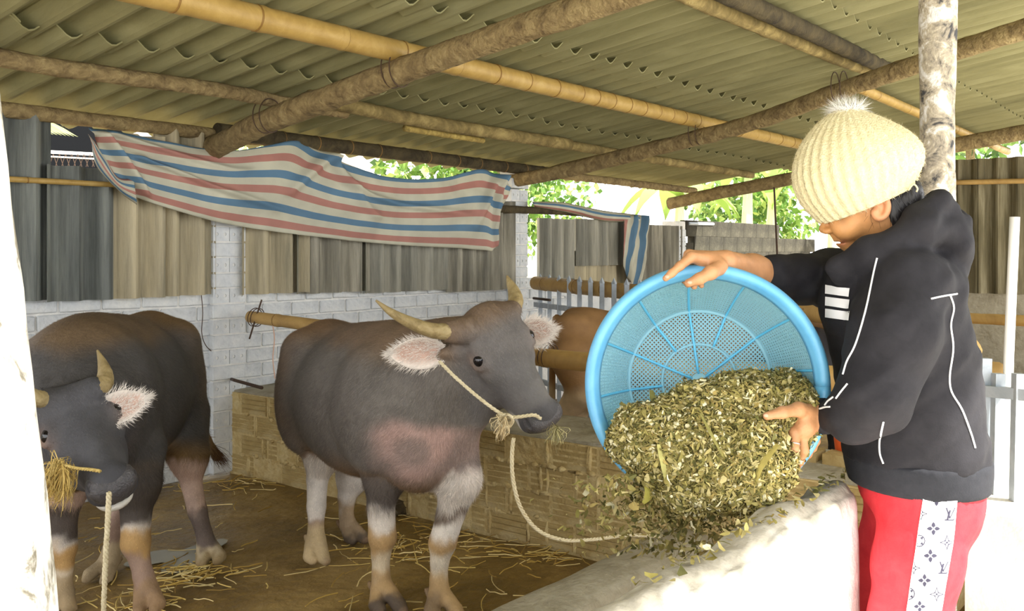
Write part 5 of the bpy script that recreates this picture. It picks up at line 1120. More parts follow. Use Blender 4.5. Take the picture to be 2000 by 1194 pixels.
for a, b, c in BODY: bv.append(a); bf.append(b + off_); bcx.append(c); off_ += len(a)
pbody = mk('body', c2w(np.vstack(bv)), np.vstack(bf), M_SKIN, person, smooth_=True, col=np.vstack(bcx)); farhand = nearhand = pbody
rc = q(1552, 868, 2.16); ax_ = nrm(q(1551, 876, 2.155) - kn[0]); s_ = nrm(np.cross(ax_, [0, 1, 0])); u_ = np.cross(s_, ax_)
V, F = tube_vf(c2w(np.array([rc + (s_ * math.cos(t) + u_ * math.sin(t)) * .0122 for t in np.linspace(0, 6.2832, 25)])), .0018, 6); mk('ring', V, F, M_SILVER, nearhand, smooth_=True)
for hnd, pts in ((farhand, [(1303, 541, 2.223), (1347, 552, 2.2025)]), (nearhand, [(1496, 812, 2.122), (1538, 909, 2.157)])):
    for p in pts:
        V, F = body([ell(q(*p), (.0062, .003, .005), .002)], .0012); mk('nail', c2w(V), F, M_NAIL, hnd, smooth_=True)

# ---- jacket
T_ = [ell(q(1745, 610, dp), (.150, .185, .17), .06), ell(q(1768, 730, dp), (.158, .185, .19), .08), ell(q(1782, 850, dp), (.150, .185, .17), .08), ell(q(1795, 930, dp), (.146, .18, .16), .08),
      ell(q(1792, 565, dp), (.085, .165, .09), .05), ell(q(1740, 548, dp), (.10, .19, .06), .05), ell(q(1660, 590, dp), (.055, .12, .085), .05)]
ARM = [cone(q(1765, 562, 2.19), q(1742, 655, 2.125), .096, .094, .04), cone(q(1742, 655, 2.125), q(1705, 775, 2.09), .094, .076, .04), cone(q(1705, 775, 2.09), q(1668, 812, 2.13), .074, .058, .04), cone(q(1668, 812, 2.13), q(1622, 813, 2.2), .057, .041, .03)]
ARM2 = [cone(q(1720, 552, 2.48), q(1625, 545, 2.55), .085, .075, .05), cone(q(1625, 545, 2.55), q(1560, 543, 2.485), .072, .062, .04), cone(q(1560, 543, 2.485), q(1511, 542, 2.437), .062, .055, .02)]
ang = math.radians(35); Rhd = np.array([[math.cos(ang), 0, -math.sin(ang)], [0, 1, 0], [math.sin(ang), 0, math.cos(ang)]])
HOOD = [cone(q(1700, 500, dp - .125), q(1795, 448, dp - .12), .036, .040, .025), cone(q(1795, 448, dp - .12), q(1856, 452, dp - .075), .040, .032, .025), cone(q(1700, 500, dp + .125), q(1795, 448, dp + .12), .036, .040, .025), cone(q(1795, 448, dp + .12), q(1856, 452, dp + .075), .040, .032, .025),
        cone(q(1832, 387, dp - .085), q(1880, 432, dp - .05), .014, .016, .03), cone(q(1832, 387, dp + .085), q(1880, 432, dp + .05), .014, .016, .03), cone(q(1880, 434, dp - .05), q(1880, 434, dp + .05), .016, .016, .02), cone(q(1790, 420, dp - .1), q(1832, 392, dp - .09), .03, .02, .025), cone(q(1790, 420, dp + .1), q(1832, 392, dp + .09), .03, .02, .025),
        ell(q(1845, 478, dp), (.052, .115, .07), .03), cone(q(1866, 490, dp - .05), q(1864, 528, dp - .04), .03, .022, .02), cone(q(1866, 490, dp + .05), q(1864, 528, dp + .04), .03, .022, .02), cone(q(1640, 524, dp - .075), q(1700, 490, dp - .115), .024, .034, .03), cone(q(1640, 524, dp + .075), q(1700, 490, dp + .115), .024, .034, .03), cone(q(1640, 526, dp - .075), q(1640, 526, dp + .075), .022, .022, .03)]
HOOD_OLD = [cone(q(1625, 528, dp - .075), q(1700, 488, dp - .115), .030, .042, .04), cone(q(1700, 488, dp - .115), q(1790, 440, dp - .10), .042, .05, .04), cone(q(1625, 528, dp + .075), q(1700, 488, dp + .115), .030, .042, .04), cone(q(1700, 488, dp + .115), q(1790, 440, dp + .10), .042, .05, .04),
        cone(q(1622, 530, dp - .075), q(1622, 530, dp + .075), .028, .028, .03), ell(q(1822, 462, dp), (.088, .15, .075), .05, Rhd), cone(q(1832, 412, dp - .10), q(1832, 412, dp + .10), .04, .04, .04), cone(q(1862, 440, dp - .08), q(1862, 440, dp + .08), .045, .045, .04),
        cone(q(1858, 480, dp - .06), q(1862, 530, dp - .05), .05, .03, .04), cone(q(1858, 480, dp + .06), q(1862, 530, dp + .05), .05, .03, .04), cone(q(1770, 520, dp - .12), q(1850, 500, dp - .08), .05, .05, .05)]
def wrinkle(P, amp=1.0):
    D_ = P @ np.array([[.8, 0, .6], [0, 1, 0], [-.6, 0, .8]]).T
    return amp * (0.011 * vnoise(D_ * np.array([.5, .7, 1.8]), 12, 7) + 0.008 * vnoise(D_ * np.array([.45, .7, 2.0]), 22, 8) + 0.003 * vnoise(P * np.array([1.6, 1, .7]), 24, 9))
def jmods(D, ax):
    Pg = np.stack(np.meshgrid(*ax, indexing='ij'), -1); m = np.abs(D) < 0.04; D = D.copy(); D[m] += (wrinkle(Pg[m], .55) - 0.002).astype(np.float32)
    D = np.maximum(D, (0.985 - ax[2])[None, None, :]); return D
V, F = body(T_ + ARM + ARM2 + HOOD + [('x',) + cut(q(1702, 420, dp), (.10, .075, .10), .02)[1:], ('x',) + cut(q(1838, 415, dp), (.05, .075, .045), .015)[1:]], 0.0075, mods=jmods)
JV, JF = c2w(V), F
jacket = mk('jacket', JV, JF, M_JACKET, person, smooth_=True)
def bmods(D, ax): return np.maximum(np.maximum(D - 0.004, (ax[2] - 1.0)[None, None, :]), (0.922 - ax[2])[None, None, :])
V, F = body(T_, 0.0075, mods=bmods); mk('waistband', c2w(V), F, M_BAND, jacket, smooth_=True)
for p0, p1, r in ((q(1620, 813, 2.2), q(1600, 813, 2.222), .042), (q(1518, 542, 2.45), q(1504, 541, 2.432), .0485)):
    P = crs([p0, p1], 6); V, F = tube_vf(c2w(P), np.array([.9, 1, 1.02, 1.02, 1, .93]) * r, 24, cap=False); mk('cuff', V, F, M_BAND, jacket, smooth_=True)
BV = BVHTree.FromPolygons([Vector(v) for v in JV], [tuple(int(i) for i in f) for f in JF])
def project(tree, px, py, off=0.001):
    o = Vector((0, 0, EYE)); d = (Vector(W(px, py, 1.0)) - o).normalized(); hit = tree.ray_cast(o, d)
    if hit[0] is None: return None
    n = hit[1] if hit[1].dot(d) < 0 else -hit[1]
    return np.array(hit[0] + n * off)
def piping(pts, r=0.0022):
    P = [project(BV, *p, 0.0015) for p in crs(np.array(pts, float), max(8, len(pts) * 8))]; P = np.array([p for p in P if p is not None])
    if len(P) > 3:
        K = np.array([.25, .5, .25]); Q = P.copy()
        for _ in range(2): Q[1:-1] = .25 * Q[:-2] + .5 * Q[1:-1] + .25 * Q[2:]
        V, F = tube_vf(Q, r, 6); mk('piping', V, F, M_PIPING, jacket, smooth_=True)
piping([(1713, 504), (1704, 548), (1690, 612), (1672, 672), (1655, 706), (1647, 732)])
piping([(1656, 750), (1643, 766), (1634, 778)]); piping([(1628, 776), (1618, 784), (1612, 792)]); piping([(1602, 799), (1612, 796), (1622, 795)])
piping([(1818, 584), (1842, 578), (1868, 574)]); piping([(1855, 577), (1862, 602), (1856, 635), (1861, 680), (1854, 735), (1858, 766), (1878, 800), (1895, 845), (1904, 876)]); piping([(1725, 824), (1719, 855), (1719, 885), (1726, 906)])
def patch(name, tree, quad, nu, nv, mat, parent, off=0.002):
    """strip laid on a surface between four picture corners (tl, tr, br, bl)"""
    tl, tr, br, bl = [np.array(p, float) for p in quad]; G = []; 
    for j in range(nv):
        v = j / (nv - 1); a = tl * (1 - v) + bl * v; b = tr * (1 - v) + br * v; G.append([project(tree, *(a * (1 - i / (nu - 1)) + b * i / (nu - 1)), off) for i in range(nu)])
    if any(p is None for r in G for p in r): return None
    V, F = grid_vf(np.array(G)); return mk(name, V, F, mat, parent, smooth_=True)
for y0 in (557, 580, 603): patch('chest_stripe', BV, [(1613.5, y0), (1661, y0 + 6), (1659, y0 + 23.5), (1613, y0 + 17)], 12, 5, M_WHITECLOTH, jacket, .0025)


# ---- trousers
TR = [ell(q(1794, 930, dp), (.144, .165, .14), .06), cone(q(1812, 960, 2.25), q(1792, 1090, 2.23), .108, .096, .04), cone(q(1792, 1090, 2.23), q(1774, 1230, 2.21), .096, .086, .04), cone(q(1774, 1230, 2.21), q(1790, 1460, 2.24), .086, .062, .04),
      cone(q(1778, 960, 2.42), q(1756, 1090, 2.42), .11, .098, .04), cone(q(1756, 1090, 2.42), q(1746, 1215, 2.41), .098, .088, .04), cone(q(1746, 1215, 2.41), q(1768, 1405, 2.43), .084, .062, .04), ell(q(1836, 985, dp), (.072, .15, .10), .04)]
def tmods(D, ax):
    Pg = np.stack(np.meshgrid(*ax, indexing='ij'), -1); m = np.abs(D) < 0.04; D = D.copy(); D[m] += wrinkle(Pg[m] * np.array([1.4, 1.4, .7]), .4).astype(np.float32)
    return np.maximum(D, (ax[2] - 1.0)[None, None, :])
V, F = body(TR, 0.008, mods=tmods); TV, TF = c2w(V), F; trousers = mk('trousers', TV, TF, M_RED, person, smooth_=True)
BT = BVHTree.FromPolygons([Vector(v) for v in TV], [tuple(int(i) for i in f) for f in TF])
def lx(y): return np.interp(y, [950, 972, 1194, 1480], [1806, 1803, 1770, 1772])
def rx(y): return np.interp(y, [950, 960, 1060, 1194, 1480], [1872, 1871, 1861, 1838, 1812])
G = []
for y in np.linspace(966, 1470, 80):
    row_ = [project(BT, lx(y) * (1 - t) + rx(y) * t, y, .002) for t in np.linspace(0, 1, 12)]
    if all(p is not None for p in row_): G.append(row_)
V, F = grid_vf(np.array(G)); BP = BVHTree.FromPolygons([Vector(v) for v in V], [tuple(int(i) for i in f) for f in F]); panel = mk('side_panel', V, F, M_WHITECLOTH, trousers, smooth_=True); panel['label'] = 'white side panel with a grey monogram print'
def motif(polys, cx, cy, s):
    sh_ = -0.14
    for poly in polys:
        P = []
        for x, y in poly:
            X, Y_ = cx + x * s + sh_ * y * s * 0.0, cy - y * s
            X = min(max(X, lx(Y_) + .8), rx(Y_) - .8); P.append(project(BP, X, Y_, .0012))
        if any(p is None for p in P): continue
        mb.add(np.array(P), [tuple(range(len(P)))])
def petal(a, r0=.12, r1=1.0, w=.3):
    c, s = math.cos(a), math.sin(a); pts = [(r0, 0), (.4, w), (.7, w * .75), (r1, 0), (.7, -w * .75), (.4, -w)]; return [(x * c - y * s, x * s + y * c) for x, y in pts]
FLOWER = [petal(k * math.pi / 2) for k in range(4)]
def ringp(R, w, n=20, a0=0, a1=2 * math.pi):
    t = np.linspace(a0, a1, n + 1); return [[(R * math.cos(a), R * math.sin(a)), (R * math.cos(b), R * math.sin(b)), ((R - w) * math.cos(b), (R - w) * math.sin(b)), ((R - w) * math.cos(a), (R - w) * math.sin(a))] for a, b in zip(t, t[1:])]
def diamond():
    out = []; D_ = [(1, 0), (0, 1), (-1, 0), (0, -1)]
    for k in range(4):
        a, b = np.array(D_[k]), np.array(D_[(k + 1) % 4]); m = (a + b) * .27; pts = crs([a, (a + m) / 2 * .93, m * 1.0, (b + m) / 2 * .93, b], 9); inn = pts * .70
        out += [[tuple(pts[i]), tuple(pts[i + 1]), tuple(inn[i + 1]), tuple(inn[i])] for i in range(8)]
        out += [[tuple(m * 1.0), tuple(m * .5 + a * .12), tuple(m * .30), tuple(m * .5 + b * .12)]]
    out += [[(.13 * math.cos(t), .13 * math.sin(t)) for t in np.arange(8) * math.pi / 4]]
    return out
CIRC = ringp(1, .16) + [petal(math.pi / 4 + k * math.pi / 2, .5, .95, .22) for k in range(4)]
LV = [[(-.62, .9), (-.12, .9), (-.12, .83), (-.27, .83), (.10, -.25), (-.02, -.45), (-.46, .83), (-.62, .83)], [(.10, -.25), (.62, .83), (.45, .83), (.45, .9), (.9, .9), (.9, .83), (.74, .83), (.06, -.55), (-.02, -.45)],
      [(-.05, .55), (.20, .55), (-.16, -.72), (-.40, -.72)], [(-.62, -.76), (.5, -.76), (.76, -.42), (.64, -.38), (.46, -.60), (-.62, -.60)], [(-.12, .55), (.22, .55), (.22, .61), (-.12, .61)]]
def motif_obj(name, polys, cx, cy, s):
    global mb
    mb = MB(); motif(polys, cx, cy, s)
    if mb.V: mb.build(name, M_PRINT, trousers)
for cx, cy, s in ((1829, 976, 13.5), (1823, 1033, 13.5), (1817, 1086, 13.5), (1805.5, 1134, 13), (1796, 1185, 12)): motif_obj('printed_flower', FLOWER, cx, cy, s)
for cx, cy, s in ((1854, 1006, 15), (1841, 1110, 14.5)): motif_obj('printed_letters', LV, cx, cy, s)
for cx, cy, s in ((1849, 1060, 16), (1829, 1161, 15.5), (1799, 1004, 14), (1785, 1110, 14)): motif_obj('printed_diamond', diamond(), cx, cy, s)
for cx, cy, s in ((1795, 1057, 12), (1775, 1160, 12)): motif_obj('printed_circle', CIRC, cx, cy, s)
# white seam along the back of the near leg
# ---- shoes
M_SHOE = plain('dark_rubber_shoe', lin(52, 48, 50), .6)
for d_, x_ in ((2.24, 1786), (2.43, 1764)):
    z0 = 0.25; c = q(x_, 1200, d_); V, F = body([ell(np.array([c[0] - .06, d_, z0 + .035]), (.135, .048, .04), .02), cone(np.array([c[0] + .02, d_, z0 + .05]), np.array([c[0] + .02, d_, z0 + .12]), .05, .055, .03)], .007, floor=z0); mk('shoe', c2w(V), F, M_SHOE, person, smooth_=True)

# ---- knit hat
M_KNIT = two('cream_knit', lin(212, 200, 158), lin(224, 214, 176), scale=50, rough=0.95, bump=0.5, bscale=220, spec=0.1)
ctr = crs([(1652, 207), (1654, 216), (1658, 240), (1664, 275), (1672, 315), (1680, 352), (1688, 382), (1696, 398), (1697, 392), (1694, 384)], 70)
rxs = crs(np.array([2, 26, 66, 103, 123, 121, 106, 96, 86, 70])[:, None], 70)[:, 0]      # half width across, in picture px
tilt = crs(np.array([0, 2, 6, 10, 14, 18, 22, 24, 24, 24])[:, None], 70)[:, 0]
G = []; nth = 168; mpp = dp / FPX
for i in range(70):
    c = q(ctr[i][0], ctr[i][1], dp); a = math.radians(tilt[i]); ex = np.array([math.cos(a), 0, math.sin(a)]); ey = np.array([0, 1.0, 0]); ring = []
    for k in range(nth):
        t = 2 * math.pi * k / nth; rib = 1 + 0.055 * (abs(math.cos(t * 17)) - .5) * min(1, i / 10) + 0.006 * math.sin(i * 1.9 + k * .8); r = rxs[i] * mpp * rib
        ring.append(c + ex * r * math.cos(t) + ey * r * .82 * math.sin(t))
    G.append(ring + ring[:1])
G = np.array(G); V, F = grid_vf(G); hat = mk('knit_hat', c2w(V), F, M_KNIT, person, smooth_=True); hat['label'] = 'puffy cream ribbed knit hat'
# fuzzy pom-pom
V, F = body([ell(q(1655, 217, dp), (.034, .028, .009), .01)], .006); Vw = c2w(V); pc_ = np.repeat(np.array(lin(240, 238, 232))[None], len(V), 0)
pom = mk('pompom', Vw, F, M_KNIT, hat, smooth_=True)
T, SF, SCc, SN_ = strands(Vw, F, pc_, 2600, lambda p, n: n * .6 + np.array([[-.15, .2, .25]]), 0.034, 0.0010, lift=.55, jitter=.55, vary=.08); hair_obj('pompom_fur', T, SF, SCc, SN_, M_HAIR, pom)
T, SF, SCc, SN_ = strands(c2w(V * 0 + 0) if False else c2w(grid_vf(G)[0]), F if False else grid_vf(G)[1], np.repeat(np.array(lin(214, 203, 166))[None], G.shape[0] * G.shape[1], 0), 9000, lambda p, n: RNG.normal(size=p.shape), 0.007, 0.0009, lift=.8, vary=.08); hair_obj('wool_fuzz', T, SF, SCc, SN_, M_HAIR, hat)
V, F = tube_vf(c2w(crs([q(1774, 372, dp - .1), q(1784, 360, dp - .11), q(1792, 368, dp - .11), q(1790, 375, dp - .11)], 12)), .0022, 6); mk('loose_thread', V, F, M_KNIT, hat, smooth_=True)

# ================================================================== blue plastic basket
def basket_mat():
    m, nt, b = new_mat('sky_blue_plastic'); N = nt.nodes; L = nt.links
    b.inputs['Base Color'].default_value = (*lin(176, 226, 240), 1); b.inputs['Roughness'].default_value = 0.4; b.inputs['Specular IOR Level'].default_value = .4
    tr = N.new('ShaderNodeBsdfTranslucent'); tr.inputs['Color'].default_value = (*lin(186, 232, 244), 1); mx = N.new('ShaderNodeMixShader'); mx.inputs[0].default_value = 0.45
    L.new(b.outputs[0], mx.inputs[1]); L.new(tr.outputs[0], mx.inputs[2]); L.new(mx.outputs[0], N['Material Output'].inputs['Surface']); return m
M_BASKET = basket_mat(); M_RIM = two('blue_rim_plastic', lin(88, 160, 206), lin(112, 180, 218), scale=8, rough=.35, bump=.03, spec=.5); M_RIB = plain('blue_rib_plastic', lin(96, 184, 222), .4, .4)
bc = q(1380, 752, 2.25); bb_ = q(1366, 745, 2.445); ax_b = nrm(bc - bb_); ub = nrm(np.array([0, 0, 1.0]) - ax_b * ax_b[2]); sb = np.cross(ub, ax_b)
if sb[0] < 0: sb = -sb
depth = np.linalg.norm(bc - bb_); RB, RR = 0.182, 0.268
def bp(r, t, z): return bb_ + ax_b * z + (sb * math.cos(t) + ub * math.sin(t)) * r
def prof_b(v): # wall profile: v 0..1 -> (radius, height)
    return RB + (RR - RB) * (0.38 * v + 0.62 * math.sin(v * math.pi / 2)) , depth * (v ** 1.15)
basket = empty('plastic_basket', c2w(bb_), 'round sky-blue perforated plastic basket tipped towards the pen', 'basket')
def lattice(Gf, nu, nv, hole, wrapu):
    V = []; F = []
    for i in range(nu):
        for j in range(nv):
            o = len(V); 
            for a, b in ((0, 0), (1, 0), (1, 1), (0, 1)): V.append(Gf((i + a) / nu, (j + b) / nv))
            for a, b in ((hole, hole), (1 - hole, hole), (1 - hole, 1 - hole), (hole, 1 - hole)): V.append(Gf((i + a) / nu, (j + b) / nv))
            F += [(o, o + 1, o + 5, o + 4), (o + 1, o + 2, o + 6, o + 5), (o + 2, o + 3, o + 7, o + 6), (o + 3, o, o + 4, o + 7)]
    return np.array(V), np.array(F)
V, F = lattice(lambda u, v: bp(*(lambda rh: (rh[0], u * 2 * math.pi, rh[1]))(prof_b(0.02 + v * .9))), 190, 21, .29, True); o = mk('basket_wall', c2w(V), F, M_BASKET, basket); sm = o.modifiers.new('t', 'SOLIDIFY'); sm.thickness = .002
V = []; F = []; p_ = 0.0078; n_ = int(RB / p_) + 1; hole = .25
for i in range(-n_, n_):
    for j in range(-n_, n_):
        x0, y0 = i * p_, j * p_; r = math.hypot(x0 + p_ / 2, y0 + p_ / 2)
        if r > RB - .003 or r < .02: continue
        o = len(V); c45 = .7071
        def pt(x, y): return bb_ + sb * (x * c45 - y * c45) + ub * (x * c45 + y * c45)
        for a, b in ((0, 0), (1, 0), (1, 1), (0, 1)): V.append(pt(x0 + a * p_, y0 + b * p_))
        for a, b in ((hole, hole), (1 - hole, hole), (1 - hole, 1 - hole), (hole, 1 - hole)): V.append(pt(x0 + a * p_, y0 + b * p_))
        F += [(o, o + 1, o + 5, o + 4), (o + 1, o + 2, o + 6, o + 5), (o + 2, o + 3, o + 7, o + 6), (o + 3, o, o + 4, o + 7)]
o = mk('basket_base', c2w(np.array(V)), np.array(F), M_BASKET, basket); sm = o.modifiers.new('t', 'SOLIDIFY'); sm.thickness = .002
def ring_o(name, r, z, tr, mat, seg=10, flat=1.0):
    P = np.array([bp(r, t, z) for t in np.linspace(0, 2 * math.pi, 97)]); V, F = tube_vf(c2w(P), tr, seg, cap=False, flat=flat); return mk(name, V, F, mat, basket, smooth_=True)
ring_o('base_ring', RB, .003, .005, M_BASKET); ring_o('inner_ring', .096, .003, .0032, M_BASKET)
# broad rolled rim
rp = crs([(RR - .012, depth * .88), (RR - .004, depth * .97), (RR + .002, depth + .004), (RR + .012, depth + .006), (RR + .02, depth - .004), (RR + .021, depth - .022), (RR + .016, depth - .030)], 12)
G = np.array([[bp(r, t, z) for r, z in rp] for t in np.linspace(0, 2 * math.pi, 121)]); V, F = grid_vf(G); o = mk('rim', c2w(V), F, M_RIM, basket, smooth_=True); sm = o.modifiers.new('t', 'SOLIDIFY'); sm.thickness = .002
for k in range(12):
    t = math.radians(7 + 31 * 0 + 30.0 * k + 1); r0 = .018 if k % 2 else .096
    P = [bp(r, t, .004) for r in np.linspace(r0, RB - .004, 8)] + [bp(prof_b(v)[0] - .002, t, prof_b(v)[1] + .001) for v in np.linspace(.04, .95, 12)]
    V, F = tube_vf(c2w(np.array(P)), .0034, 8); mk('rib', V, F, M_RIB, basket, smooth_=True)
V, F = tube_vf(c2w(np.array([bb_ - ax_b * .003, bb_ + ax_b * .006, bb_ + ax_b * .009])), np.array([.022, .022, .015]), 24); mk('hub', V, F, M_BASKET, basket, smooth_=True)

# ================================================================== chopped fodder sliding out of the basket
M_FOD = vcol_mat('chopped_leaves', rough=.75, spec=.25, vary=.15, vscale=60); M_FODCORE = two('fodder_core', lin(74, 70, 34), lin(120, 112, 60), scale=60, rough=.9, bump=1.0, bscale=90)
FP = [ell(q(1420, 845, 2.27), (.20, .12, .125), .05), ell(q(1500, 800, 2.31), (.125, .11, .085), .05), ell(q(1300, 870, 2.23), (.12, .09, .085), .05), ell(q(1390, 910, 2.17), (.165, .085, .085), .05), ell(q(1395, 960, 2.13), (.13, .06, .045), .04),
      ell(q(1240, 850, 2.24), (.05, .06, .06), .04), ell(q(1550, 800, 2.27), (.055, .08, .075), .04), ell(q(1470, 900, 2.16), (.09, .07, .085), .04)]
V, F = body(FP, .009); Vn_ = vnormals(V, F); V = V + Vn_ * (0.012 * vnoise(V, 28, 1) + .006 * vnoise(V, 70, 2))[:, None]
keepm = np.linalg.norm((V - bb_) - ((V - bb_) @ ax_b)[:, None] * ax_b, axis=1)
zax = (V - bb_) @ ax_b
# keep the heap inside the basket's bowl
rmax = np.array([prof_b(min(1, max(0, z / depth)))[0] - .012 if z < depth * .98 else 9 for z in zax]); rad = (V - bb_) - zax[:, None] * ax_b; sc_ = np.minimum(1, rmax / np.maximum(keepm, 1e-6)); V = bb_ + np.maximum(zax, .012)[:, None] * ax_b + rad * sc_[:, None]
fod = mk('chopped_fodder', c2w(V), F, M_FODCORE, smooth_=True); tag(fod, 'heap of chopped green fodder spilling out of the blue basket', 'fodder', kind='stuff')
FCOL = [lin(136, 126, 68), lin(152, 140, 82), lin(116, 109, 56), lin(168, 155, 98), lin(100, 98, 54), lin(184, 171, 118), lin(150, 132, 76), lin(128, 118, 66)]
def chips(p, n_in, size, cols, aspect=(1.2, 4.0), pale=0.035):
    n = len(p); a = RNG.normal(size=(n, 3)); a -= n_in * ((a * n_in).sum(1) * RNG.uniform(.4, 1, n))[:, None]; a /= np.linalg.norm(a, axis=1)[:, None]; b = np.cross(a, n_in + RNG.normal(size=(n, 3)) * .5); b /= np.linalg.norm(b, axis=1)[:, None]
    L = size * RNG.uniform(.5, 1.5, n)[:, None]; w = L / RNG.uniform(*aspect, n)[:, None]; c = np.cross(a, b)
    bend = c * L * RNG.normal(size=(n, 1)) * .25
    V = np.stack([p - a * L * .5 - b * w * .35, p - a * L * .5 + b * w * .35, p + b * w * .5 + bend, p + a * L * .5 + b * w * .1, p + a * L * .5 - b * w * .2, p - b * w * .5 + bend], 1).reshape(-1, 3)
    F = np.array([[0, 1, 2, 5], [5, 2, 3, 4]])[None] + 6 * np.arange(n)[:, None, None]
    cc = np.array(cols)[RNG.integers(0, len(cols), n)] * RNG.uniform(.75, 1.25, n)[:, None]; m = RNG.random(n) < pale; cc[m] = np.array(lin(226, 218, 178)) * RNG.uniform(.8, 1.05, m.sum())[:, None]
    return V, F.reshape(-1, 4), np.repeat(np.clip(cc, 0, 1), 6, 0)
ar = np.linalg.norm(np.cross(V[F[:, 1]] - V[F[:, 0]], V[F[:, 2]] - V[F[:, 0]]), axis=1); NN = vnormals(V, F); front = (NN[F].mean(1) @ np.array([0, -1.0, .35])) > -.25; ar = ar * front
NC = 19000; fi = RNG.choice(len(F), NC, p=ar / ar.sum()); w_ = RNG.dirichlet(np.ones(4), NC); pp = (V[F[fi]] * w_[:, :, None]).sum(1); nn_ = (NN[F[fi]] * w_[:, :, None]).sum(1); nn_ /= np.linalg.norm(nn_, axis=1)[:, None]
cv, cf_, cc_ = chips(pp + nn_ * RNG.uniform(-.002, .008, NC)[:, None], nn_, .0145, FCOL, aspect=(1.5, 7.0)); o = mk('leaf_bits', c2w(cv), cf_, M_FOD, fod, col=cc_); o['kind'] = 'stuff'
# pale chopped stalk pieces: little rods
mb = MB()
for k in RNG.choice(NC, 330, replace=False):
    a = RNG.normal(size=3); a /= np.linalg.norm(a); l = RNG.uniform(.003, .009); c = pp[k] + nn_[k] * .004; mb.add(*tube_vf(c2w(np.array([c - a * l, c, c + a * l])), RNG.uniform(.002, .005), 6), c=np.array(lin(224, 216, 176)) * RNG.uniform(.7, 1.05))
o = mb.build('stalk_pieces', M_FOD, fod); o['kind'] = 'stuff'
# falling stream below the basket and bits in the trough
n = 2600; px_ = RNG.normal(1350, 90, n); py_ = 930 + np.abs(RNG.normal(0, 85, n)); px_ = px_ - (py_ - 930) * .25 * RNG.random(n); dd_ = RNG.normal(2.12, .05, n) + (py_ - 930) * .0012
pp2 = np.stack([(px_ - CX) / FPX * dd_, dd_, EYE - (py_ - HY) / FPX * dd_], 1); okm = (py_ < 1090) & (c2w(pp2)[:, 1] > YW + .14); pp2 = pp2[okm]; r_ = RNG.normal(size=pp2.shape); r_ /= np.linalg.norm(r_, axis=1)[:, None]
cv, cf_, cc_ = chips(pp2, r_, .016, FCOL); o = mk('falling_bits', c2w(cv), cf_, M_FOD, fod, col=cc_); o['kind'] = 'stuff'
# larger leaf strips
def leaf_strip(pts, w, col, label=None):
    P = crs(np.array([q(*p) for p in pts]), 10); T, S, U = frames(P); G = []
    for i in range(10):
        ww = w * (math.sin(math.pi * min(1, .12 + .86 * i / 9)) * .7 + .3 * RNG.uniform(.6, 1.1)); s = S[i] * .85 + U[i] * .1; G.append([P[i] - s * ww, P[i] + np.array([0, -.002, 0]), P[i] + s * ww])
    V, F = grid_vf(np.array(G)); mk('leaf_strip', c2w(V), F, M_FOD, fod, smooth_=True, col=np.repeat(np.array(col)[None], len(V), 0))
leaf_strip([(1520, 868, 2.085), (1500, 890, 2.075), (1484, 915, 2.07), (1474, 948, 2.07)], .014, lin(176, 162, 92)); leaf_strip([(1286, 868, 2.12), (1294, 900, 2.10), (1302, 950, 2.085)], .009, lin(170, 164, 100))
leaf_strip([(1262, 945, 2.12), (1268, 965, 2.11), (1256, 985, 2.11)], .016, lin(180, 172, 84)); leaf_strip([(1205, 800, 2.2), (1222, 812, 2.2), (1240, 822, 2.19)], .014, lin(142, 134, 74)); leaf_strip([(1272, 762, 2.3), (1276, 780, 2.28), (1280, 800, 2.27)], .010, lin(110, 108, 58))
leaf_strip([(1325, 926, 2.09), (1330, 940, 2.085), (1334, 958, 2.08)], .008, lin(226, 218, 186)); leaf_strip([(1445, 738, 2.33), (1462, 746, 2.31), (1476, 752, 2.3)], .02, lin(100, 98, 44)); leaf_strip([(1330, 768, 2.3), (1352, 776, 2.29), (1372, 768, 2.29)], .018, lin(112, 108, 56))
leaf_strip([(1368, 808, 2.13), (1390, 850, 2.09), (1412, 892, 2.07)], .006, lin(132, 126, 70)); leaf_strip([(1525, 735, 2.3), (1535, 742, 2.28), (1548, 745, 2.27)], .016, lin(118, 118, 52))

# bits strewn on the trough wall's top
n = 150; xx = RNG.uniform(1.4, 2.6, n); pp3 = np.stack([xx, YW + RNG.uniform(.03, .09, n), np.full(n, .935)], 1); cv, cf_, cc_ = chips(pp3, np.tile([0, 0, 1.0], (n, 1)), .018, FCOL); wf = mk('spilled_bits', cv, cf_, M_FOD, col=cc_); tag(wf, 'scattered leaf bits lying on the trough wall\'s rough top', 'fodder', kind='stuff')
# ================================================================== straw on the pen floor
mb = MB(); M_STRAW = vcol_mat('straw', rough=.7, spec=.3)
def straw(cx, cy, L, z=0.006, curve=.3):
    a = random.uniform(0, 6.283); d = np.array([math.cos(a), math.sin(a), 0]); s = np.array([-d[1], d[0], 0]); k = random.uniform(-curve, curve)
    P = np.array([np.array([cx, cy, z + random.uniform(0, .008)]) + d * L * (t - .5) + s * L * k * t * t for t in np.linspace(0, 1, 5)]); mb.add(*tube_vf(P, random.uniform(.0016, .0034), 4), c=np.array(random.choice([lin(196, 164, 84), lin(214, 188, 112), lin(172, 140, 70), lin(226, 206, 146)])) * random.uniform(.75, 1.1))
clus = [((800, 1075), 160, .16), ((880, 1040), 70, .12), ((1030, 1080), 90, .12), ((380, 1125), 150, .10), ((560, 930), 60, .14), ((330, 940), 70, .2), ((500, 945), 90, .16), ((250, 1180), 70, .12), ((850, 985), 50, .15)]
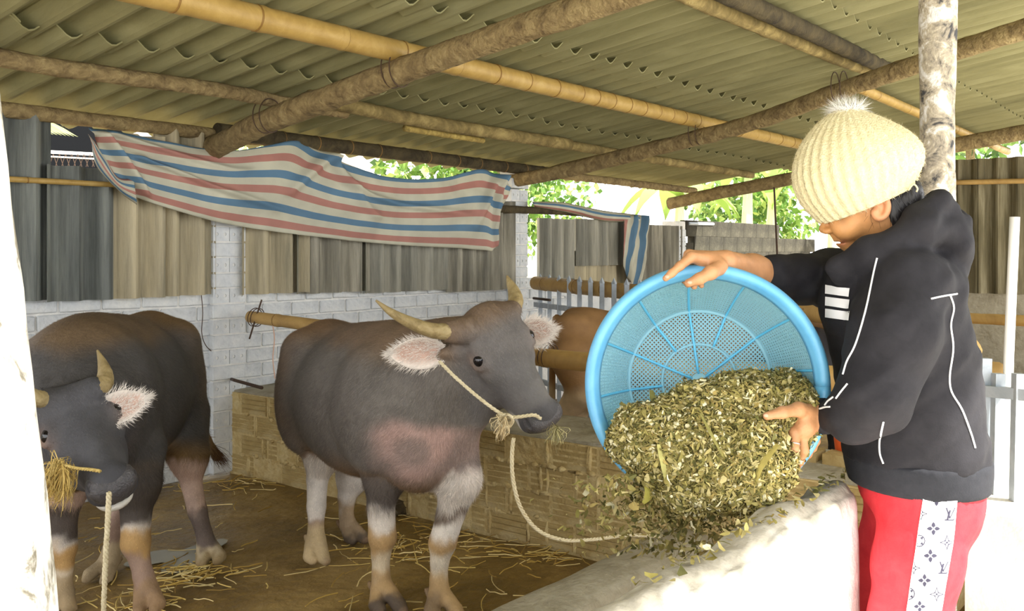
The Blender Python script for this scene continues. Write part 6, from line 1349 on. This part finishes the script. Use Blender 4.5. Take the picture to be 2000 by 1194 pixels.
for (px_, py_), n, sp in clus:
    c = WZ(px_, py_, 0)
    for _ in range(int(n * .45)):
        x, y = c[0] + random.gauss(0, sp), c[1] + random.gauss(0, sp)
        if x < XD - .05 and y < YB - .1: straw(x, y, random.uniform(.05, .2))
for _ in range(150):
    c = WZ(random.uniform(120, 1150), random.uniform(930, 1194), 0)
    if c[0] < XD - .1 and 2.25 < c[1] < YB - .1: straw(c[0], c[1], random.uniform(.05, .22), curve=.5)
o = mb.build('straw', M_STRAW, at=(2.5, 3.5, 0)); tag(o, 'yellow straw scattered over the muddy pen floor', 'straw', kind='stuff')
# wet puddle
pc_ = WZ(350, 1090, 0.0); a_ = np.linspace(0, 2 * math.pi, 40, endpoint=False); R_ = .16 * (1 + .35 * np.sin(a_ * 3 + 1) + .2 * np.sin(a_ * 5)); Vp = np.array([[pc_[0] + r * math.cos(t) * 1.3, pc_[1] + r * math.sin(t), .007] for r, t in zip(R_, a_)])
tag(mk('puddle', Vp, [tuple(range(40))], plain('wet_puddle', lin(150, 146, 128), .06, .7)), 'small puddle on the floor beside the dark buffalo\'s hind foot', 'puddle')
# dung pats
M_DUNG = two('dung', lin(52, 44, 28), lin(84, 70, 44), scale=20, rough=.8, bump=.6)
for k, (px_, py_, r) in enumerate(((640, 955, .13), (770, 1000, .10), (905, 1018, .09))):
    c = WZ(px_, py_, 0); V, F = body([ell(np.array([c[0], c[1], .0]), (r, r * .8, .06), .03), ell(np.array([c[0] + r * .4, c[1] - .02, .01]), (r * .6, r * .5, .055), .03)], .014, floor=-.004); V += vnormals(V, F) * (.012 * vnoise(V, 18, k))[:, None]
    tag(mk('dung_pat', V, F, M_DUNG, smooth_=True), ['dark dung heap behind the grey buffalo\'s hind leg', 'dung pat between the grey buffalo\'s front and hind legs', 'dung pat at the foot of the low divider'][k], 'dung')

# ================================================================== orange bucket behind the woman
V, F = tube_vf(c2w(np.array([q(1655, 893, 4.25), q(1655, 860, 4.25), q(1655, 835, 4.25)])), np.array([.05, .058, .064]), 20); tag(mk('orange_bucket', V, F, plain('orange_plastic', lin(214, 92, 40), .5), smooth_=True), 'small orange bucket behind the divider, beside the woman\'s pocket', 'bucket')
